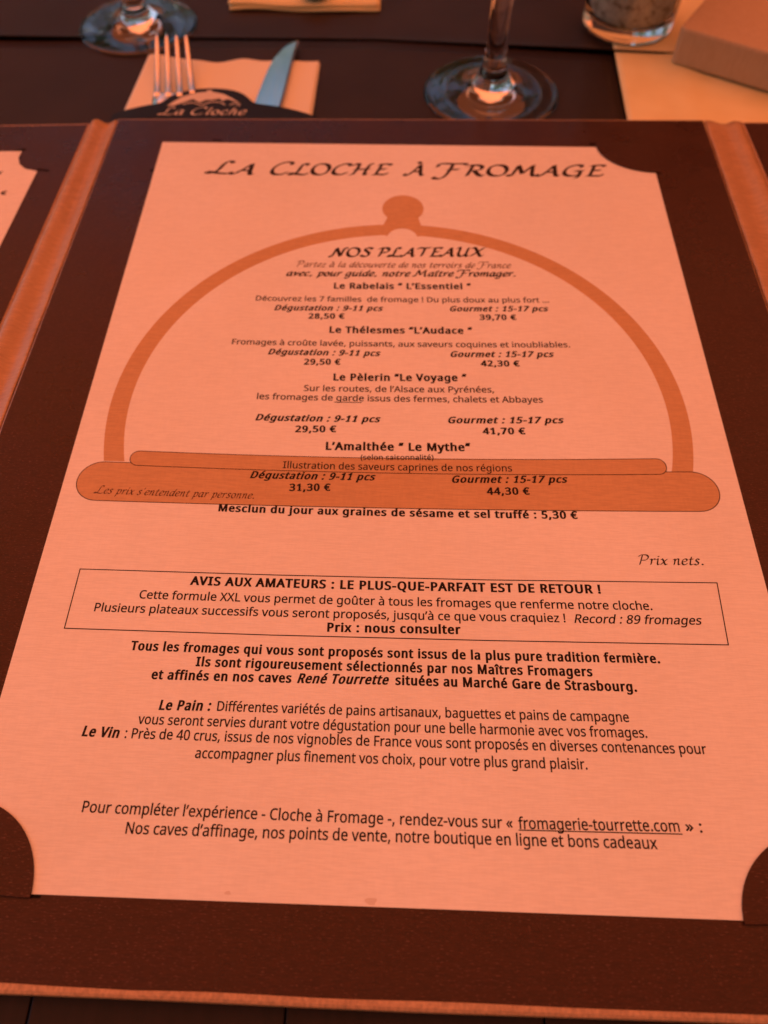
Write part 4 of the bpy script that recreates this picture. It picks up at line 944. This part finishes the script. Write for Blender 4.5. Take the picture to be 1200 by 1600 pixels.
sheet2 = thing('menu_sheet', 'corner of the printed sheet tucked into the left panel of the menu', 'menu sheet', (-150, 140, LL))
lp = [(-235, -6), (-57.2, -2), (-54.6, 150), (-52.7, 230.8), (-50.6, 277.0), (-56.2, 278.6), (-59.6, 282.0), (-61.2, 286.5), (-61.0, 291.0), (-235, 286)]
mesh_obj('paper', *slab(lp, LL + 0.03, LL + 0.22), M['paper'], sheet2)
cal_text('s', -67.6, 274.0, -65.0, 274.2, 3.8, 1.6, LL + 0.26, M['ink_brown'], sheet2)
sans_text('€', 'b', -61.9, 260.6, -59.3, 260.7, 9.0, LL + 0.26, M['ink_brown'], sheet2)

# ------------------------------------------------------------------ cutlery in its sleeve
nap = thing('paper_napkin', 'cream paper napkin with wavy far edge under the fork and knife', 'napkin', (18, 345, 0.9))
TOPY = smooth_pts([(-28, 372), (-22.8, 379.4), (-17.3, 380.7), (-8, 378.0), (3.0, 374.5), (13.0, 372.4), (24.8, 378.2), (36.4, 374.9), (50, 375.6), (63.5, 377)], 4)
def nap_pt(z, dy, amp, shrink):
    def P(u, v):
        v = v ** 0.6
        xl, xr = -31.0 + 8.0 * v, 61.3 + 1.9 * v
        x = xl + shrink + (xr - xl - 2 * shrink) * u
        y = 250 + (interp(TOPY, x) + dy - 250) * v
        return x, y, z + amp * (math.sin(u * 15.0 + z) * v ** 3) + amp * 0.3 * math.sin(u * 5)
    return P
mesh_obj('ply', *grid_sheet(nap_pt(1.4, -0.9, 0.25, 0.0), 50, 20, 0.5), M['napkin'], nap, smooth=True)
mesh_obj('ply', *grid_sheet(nap_pt(2.55, 0.0, 0.55, 0.6), 60, 30, 0.4), M['napkin'], nap, smooth=True)

sl = thing('cutlery_sleeve', 'dark card cutlery sleeve printed La Cloche, tucked under the menu top', 'cutlery sleeve', (18, 330, 0.8))
tops = smooth_pts([(-30.0, 327.6), (-26.5, 328.8), (-18.7, 331.0), (-9.5, 333.4), (-7.0, 335.2), (-3.8, 339.8), (3.5, 344.0), (13.1, 345.8), (22.9, 344.8), (29.5, 341.4), (33.6, 336.4), (36.5, 333.9), (48.0, 331.7), (62.1, 327.9), (66.0, 326.0)], 4)
V, F = [], []
for (x, y) in tops:
    zt = 5.5 - 2.4 * abs((x - 18) / 48) ** 4
    V += [(x, y, zt), (x, 290.0, zt), (x, 290.0, zt - 0.3), (x, y, zt - 0.3)]
for i in range(len(tops) - 1):
    for k in range(4):
        a, b = 4 * i + k, 4 * i + (k + 1) % 4
        F.append((a, a + 4, b + 4, b))
F += [(0, 1, 2, 3), tuple(4 * (len(tops) - 1) + k for k in (3, 2, 1, 0))]
mesh_obj('front_card', V, F, M['sleeve'], sl)
mesh_obj('back_card', *slab([(-31, 250), (66, 250), (66, 326.5), (-30, 327)], 0.95, 1.1), M['sleeve'], sl)
SZ = 5.56
v, f = fill_mesh([[(-4.6, 330.6), (-2.4, 334.0), (1.5, 338.6), (7.0, 341.6), (12.0, 342.8), (12.6, 344.1), (14.2, 344.1), (14.8, 342.8), (20.5, 341.0), (25.6, 336.9), (29.7, 332.6),
      (25.8, 335.4), (22.9, 336.9), (20.4, 335.4), (19.0, 337.4), (16.0, 336.2), (12.6, 336.0), (10.2, 333.8), (6.6, 336.6), (2.5, 333.7), (-1.2, 331.3)]])
mesh_obj('printed_emblem', [(a, b, SZ) for a, b, _ in v], f, M['sleeve_print'], sl)
mesh_obj('printed_emblem', *strip(smooth_pts([(2.5, 332.2), (7.0, 333.6), (11.4, 331.9), (15.6, 334.4), (20.0, 333.9), (22.2, 331.9)], 4), 0.6, SZ + 0.01), M['sleeve_print'], sl)
mesh_obj('printed_emblem', *strip(smooth_pts([(24.4, 331.9), (26.6, 333.4), (29.4, 331.4)], 4), 0.6, SZ + 0.01), M['sleeve_print'], sl)
cal_text('La Cloche', -7.0, 323.6, 32.6, 324.2, 6.0, 1.5, SZ + 0.02, M['sleeve_print'], sl)

fork = thing('fork', 'steel table fork, tines up, on the napkin left of the knife', 'fork', (-2, 340, 3))
for bx, tx in ((-10.9, -17.0), (-5.6, -12.2), (-0.1, -7.4), (5.6, -2.8)):
    path, wd, th_ = [], [], []
    for k in range(15):
        t = k / 14
        path.append((bx + (tx - bx) * t, 339 + 43.5 * t + (2 if bx > 0 else 0) * (1 - t), 4.6 + 1.5 * math.sin(t * 1.9) + 6.6 * t ** 2.2))
        wd.append(3.3 * (1 - 0.50 * t) if k < 13 else (1.35 if k == 13 else 0.6))
        th_.append(1.7 - 0.7 * t)
    mesh_obj('tine', *ribbon_bar(path, wd, th_), M['steel'], fork, smooth=True)
hp = smooth_pts([(-3.0, 342, 4.6), (-2.8, 337, 4.2), (-2.4, 332, 3.8), (-1.9, 326, 3.7), (-1.2, 318, 3.7), (2, 290, 3.6), (4, 262, 3.6)], 4)
mesh_obj('handle', *ribbon_bar(hp, [w for w, in smooth_pts([(19.6,), (19.8,), (17.5,), (12,), (7,), (7,), (9,)], 4)], [1.6] * len(hp)), M['steel'], fork, smooth=True)

knife = thing('table_knife', 'steel table knife with rounded tip lying on the napkin beside the fork', 'knife', (45, 345, 3))
edge_l = smooth_pts([(33.9, 322.0), (35.3, 336.3), (36.6, 348.1), (38.5, 364.2), (41.2, 377.2), (46.3, 388.6), (49.4, 391.6)], 5)
edge_r = smooth_pts([(46.3, 322.0), (47.4, 333.4), (48.2, 345.0), (49.0, 362.0), (49.9, 378.0), (50.8, 388.4), (51.2, 390.6)], 5)
V, F = [], []
for (xa, ya), (xb, yb) in zip(edge_l, edge_r):
    V += [(xa, ya, 4.1), (xb - 0.25, yb, 5.1), (xb + 0.9, yb, 4.7), (xb + 1.0, yb, 3.9), (xa + 0.2, ya, 3.75)]
n = len(edge_l)
for i in range(n - 1):
    for k in range(5):
        a, b = 5 * i + k, 5 * i + (k + 1) % 5
        F.append((a, b, b + 5, a + 5))
F += [tuple(range(5)), tuple(5 * (n - 1) + k for k in range(5))[::-1]]
mesh_obj('blade', V, F, M['steel'], knife)
mesh_obj('handle', *ribbon_bar([(41, 321.6, 3.9), (42, 300, 3.9), (42, 262, 3.9)], [9, 12, 13], [2.0, 2.4, 2.4]), M['steel'], knife, smooth=True)

# ------------------------------------------------------------------ wine glasses
def wine_glass(loc, r, label):
    t = thing('wine_glass', label, 'wine glass', loc, 'stemmed wine glasses')
    prof = smooth_pts([(0.01, 0.9), (r * 0.35, 0.7), (r * 0.75, 0.3), (r * 0.94, 0.05), (r, 0.5), (r, 1.1), (r * 0.96, 1.6), (r * 0.8, 1.9), (r * 0.6, 2.6),
            (r * 0.42, 4.0), (r * 0.30, 6.4), (r * 0.235, 9.2), (r * 0.215, 10.6), (r * 0.20, 12.0), (r * 0.185, 13.2),
            (r * 0.165, 15.5), (r * 0.155, 22), (r * 0.15, 40), (r * 0.145, 80), (r * 0.17, 92), (r * 0.30, 98)], 3) + [(0.01, 99.0)]
    mesh_obj('foot_and_stem', *lathe(prof, *loc, 96), M['glass'], t, smooth=True)
    b = smooth_pts([(0.01, 99.2), (r * 0.35, 100.5), (r * 0.8, 112), (r * 1.15, 135), (r * 1.18, 160), (r * 1.0, 190), (r * 0.98, 190.6), (r * 0.96, 190), (r * 1.13, 160), (r * 1.10, 135),
                    (r * 0.76, 114), (r * 0.3, 103), (0.01, 102)], 3)
    mesh_obj('bowl', *lathe(b, *loc, 64), M['glass'], t, smooth=True)
wine_glass((146.2, 351.5, 0.95), 31.8, 'clear wine glass standing right behind the top edge of the menu')
wine_glass((-34.2, 411.5, 0.95), 30.4, 'clear wine glass standing behind the fork on the far placemat')

# ------------------------------------------------------------------ jar of sand
jl = (219.0, 415.5, 1.9)
jar = thing('glass_jar', 'small glass jar filled with speckled beige sand at the top edge', 'jar', jl)
pr = [(0.01, 0.3), (18.5, 0.2), (21.6, 0.6), (22.6, 2.0), (22.7, 4.0), (22.9, 8), (23.6, 20), (25.2, 60), (25.6, 74), (24.7, 75), (24.0, 74), (23.6, 60), (22.0, 20), (21.0, 9.5), (19.0, 6.6), (14, 5.8), (0.01, 5.6)]
mesh_obj('glass_body', *lathe(smooth_pts(pr, 3), *jl, 72), M['jar_glass'], jar, smooth=True)
pr = [(0.01, 5.75), (13.8, 5.95), (18.6, 6.9), (20.6, 9.8), (21.5, 20), (22.6, 45), (22.6, 52), (20, 53), (0.01, 53.5)]
mesh_obj('sand', *lathe(smooth_pts(pr, 3), *jl, 72), M['sand'], jar, smooth=True)

# ------------------------------------------------------------------ tan case
bx = thing('tan_case', 'thick tan woven-cover case lying askew on the orange runner at right', 'case', (260, 400, 1.5))
d = Vector((275.9 - 234.5, 350.7 - 376.1)).normalized()
nrm = Vector((-d.y, d.x))
c0 = Vector((234.2, 377.4))
outl = []
Lx, Ly, rr_ = 150.0, 210.0, 3.0
for (ux, uy, a0) in ((rr_, rr_, 180), (Lx - rr_, rr_, 270), (Lx - rr_, Ly - rr_, 0), (rr_, Ly - rr_, 90)):
    for k in range(5):
        a = math.radians(a0 + 90 * k / 4)
        p = c0 + d * (ux + rr_ * math.cos(a)) + nrm * (uy + rr_ * math.sin(a))
        outl.append((p.x, p.y))
mesh_obj('cover', *slab(outl, 2.6, 19.4, 1.4), M['box_top'], bx)
mesh_obj('base', *slab(inset(outl, 9), 1.6, 3.4), M['box_top'], bx)

# ------------------------------------------------------------------ far napkin
fn = thing('paper_napkin', 'folded yellow paper napkin at the top edge of the far placemat', 'napkin', (52, 465, 1))
def fn_pt(x0, y0, z, k):
    return lambda u, v: (x0 + 80 * u, y0 + 1.0 * math.sin(u * 7 + k) + (92 - math.sin(u * 7)) * v, z + 0.35 * math.sin(u * 11 + k) * (1 - v))
mesh_obj('ply', *grid_sheet(fn_pt(11.5, 428.0, 1.3, 0), 40, 10, 1.1), M['napkin_far'], fn, smooth=True)
mesh_obj('ply', *grid_sheet(fn_pt(10.8, 429.0, 3.1, 0.8), 40, 10, 0.9), M['napkin_far'], fn, smooth=True)
sp_ = thing('spoon', 'dark spoon lying on the yellow napkin at the top edge', 'spoon', (58, 470, 4.4))
mesh_obj('bowl', *lathe([(0.01, 0), (4, 0.3), (7.4, 2.2), (8, 3.6), (7.4, 3.4), (4, 1.4), (0.01, 1.1)], 57, 436, 4.6, 24), M['wood'], sp_, smooth=True)
mesh_obj('handle', *ribbon_bar([(57, 443, 7.6), (58, 470, 6.6), (59, 560, 5.9)], [3, 4, 6], [2, 2, 2]), M['wood'], sp_, smooth=True)

# ------------------------------------------------------------------ unseen surroundings, partly added: they colour the light and show in reflections
aw = thing('awning', 'orange cloth awning stretched over the table, outside the picture, tinting everything', 'awning', (0, 0, 1150))
X0, X1, Y0, Y1 = -1.9, 2.4, -0.25, 1.9
V, F = [], []
for j in range(41):
    for i in range(21):
        u, v = i / 20, j / 40
        V.append((X0 + (X1 - X0) * u, Y0 + (Y1 - Y0) * v, 1.15 + 0.12 * math.sin(u * math.pi) + 0.02 * math.sin(v * 40)))
for j in range(40):
    for i in range(20):
        a = j * 21 + i
        F.append((a, a + 1, a + 22, a + 21))
mesh_obj('cloth', V, F, M['awning'], aw, smooth=True, mm=False)
for px_, py_ in ((X0, Y0), (X1, Y0), (X0, Y1), (X1, Y1)):
    px_, py_ = px_ * 1000, py_ * 1000
    mesh_obj('post', *slab([(px_ - 25, py_ - 25), (px_ + 25, py_ - 25), (px_ + 25, py_ + 25), (px_ - 25, py_ + 25)], -750, 1140), M['metal_post'], aw)
wall = mesh_obj('unseen_wall', *slab([(500, 2600), (6500, 2600), (6500, 2900), (500, 2900)], -750, 3200), M['plaster'])
tag(wall, 'brown plastered terrace wall beyond the table to the right, outside the picture', 'wall')
wall = mesh_obj('unseen_wall', *slab([(2900, -4000), (3150, -4000), (3150, 2590), (2900, 2590)], -750, 3200), M['plaster'])  # added wall, cuts the open sky light from the right
tag(wall, 'unseen brown plastered wall added along the right side to limit sky light', 'wall')
wall = mesh_obj('unseen_wall', *slab([(-2500, -900), (2890, -900), (2890, -650), (-2500, -650)], -750, 3200), M['plaster'])  # added wall, blocks near-side sky so the sheet darkens towards the viewer
tag(wall, 'unseen brown plastered wall added behind the viewer to dim the near end of the sheet', 'wall')
V, F = [], []
rnd = random.Random(3)
for k in range(7500):
    p = Vector((rnd.uniform(-4.2, 0.4), rnd.gauss(4.0, 0.35), rnd.uniform(-0.75, 1.2 + 0.5 * math.sin(k * 0.7))))
    a, b = rnd.uniform(0, 6.3), rnd.uniform(-1, 1)
    e1 = Vector((math.cos(a), math.sin(a), b)).normalized() * 0.07
    e2 = Vector((-math.sin(a), math.cos(a), rnd.uniform(-1, 1))).normalized() * 0.04
    q = len(V)
    V += [tuple(p - e1), tuple(p + e2), tuple(p + e1), tuple(p - e2)]
    F.append((q, q + 1, q + 2, q + 3))
for (tx, ty, rad, lab) in ((-2.6, 4.4, 1.25, 'leafy tree beyond the table, leftmost of the two, outside the picture'), (-0.2, 4.9, 1.35, 'leafy tree beyond the table, nearer the wall, outside the picture')):
    tr_ = thing('garden_tree', lab, 'tree', (tx * 1000, ty * 1000, -750), 'trees beyond the table')
    mesh_obj('trunk', *lathe([(120, 0), (95, 300), (80, 1100), (70, 1900), (40, 2600), (5, 3000)], tx * 1000, ty * 1000, -750, 12), M['wood'], tr_, smooth=True)
    v2, f2 = [], []
    cl = [Vector((rnd.gauss(0, 0.5), rnd.gauss(0, 0.5), rnd.gauss(0, 0.45))) * rad for _ in range(26)]
    for k in range(3300):
        p = Vector((tx, ty, 1.9)) + cl[k % 26] + Vector((rnd.gauss(0, 1), rnd.gauss(0, 1), rnd.gauss(0, 0.8))) * 0.2
        a, b = rnd.uniform(0, 6.3), rnd.uniform(-1, 1)
        e1 = Vector((math.cos(a), math.sin(a), b)).normalized() * 0.075
        e2 = Vector((-math.sin(a), math.cos(a), rnd.uniform(-1, 1))).normalized() * 0.04
        q = len(v2)
        v2 += [tuple(p - e1), tuple(p + e2), tuple(p + e1), tuple(p - e2)]
        f2.append((q, q + 1, q + 2, q + 3))
    mesh_obj('crown', v2, f2, M['leaf'], tr_, mm=False)
hg = mesh_obj('hedge', V, F, M['leaf'], mm=False)
tag(hg, 'leafy green hedge beyond the table to the left, outside the picture', 'hedge')
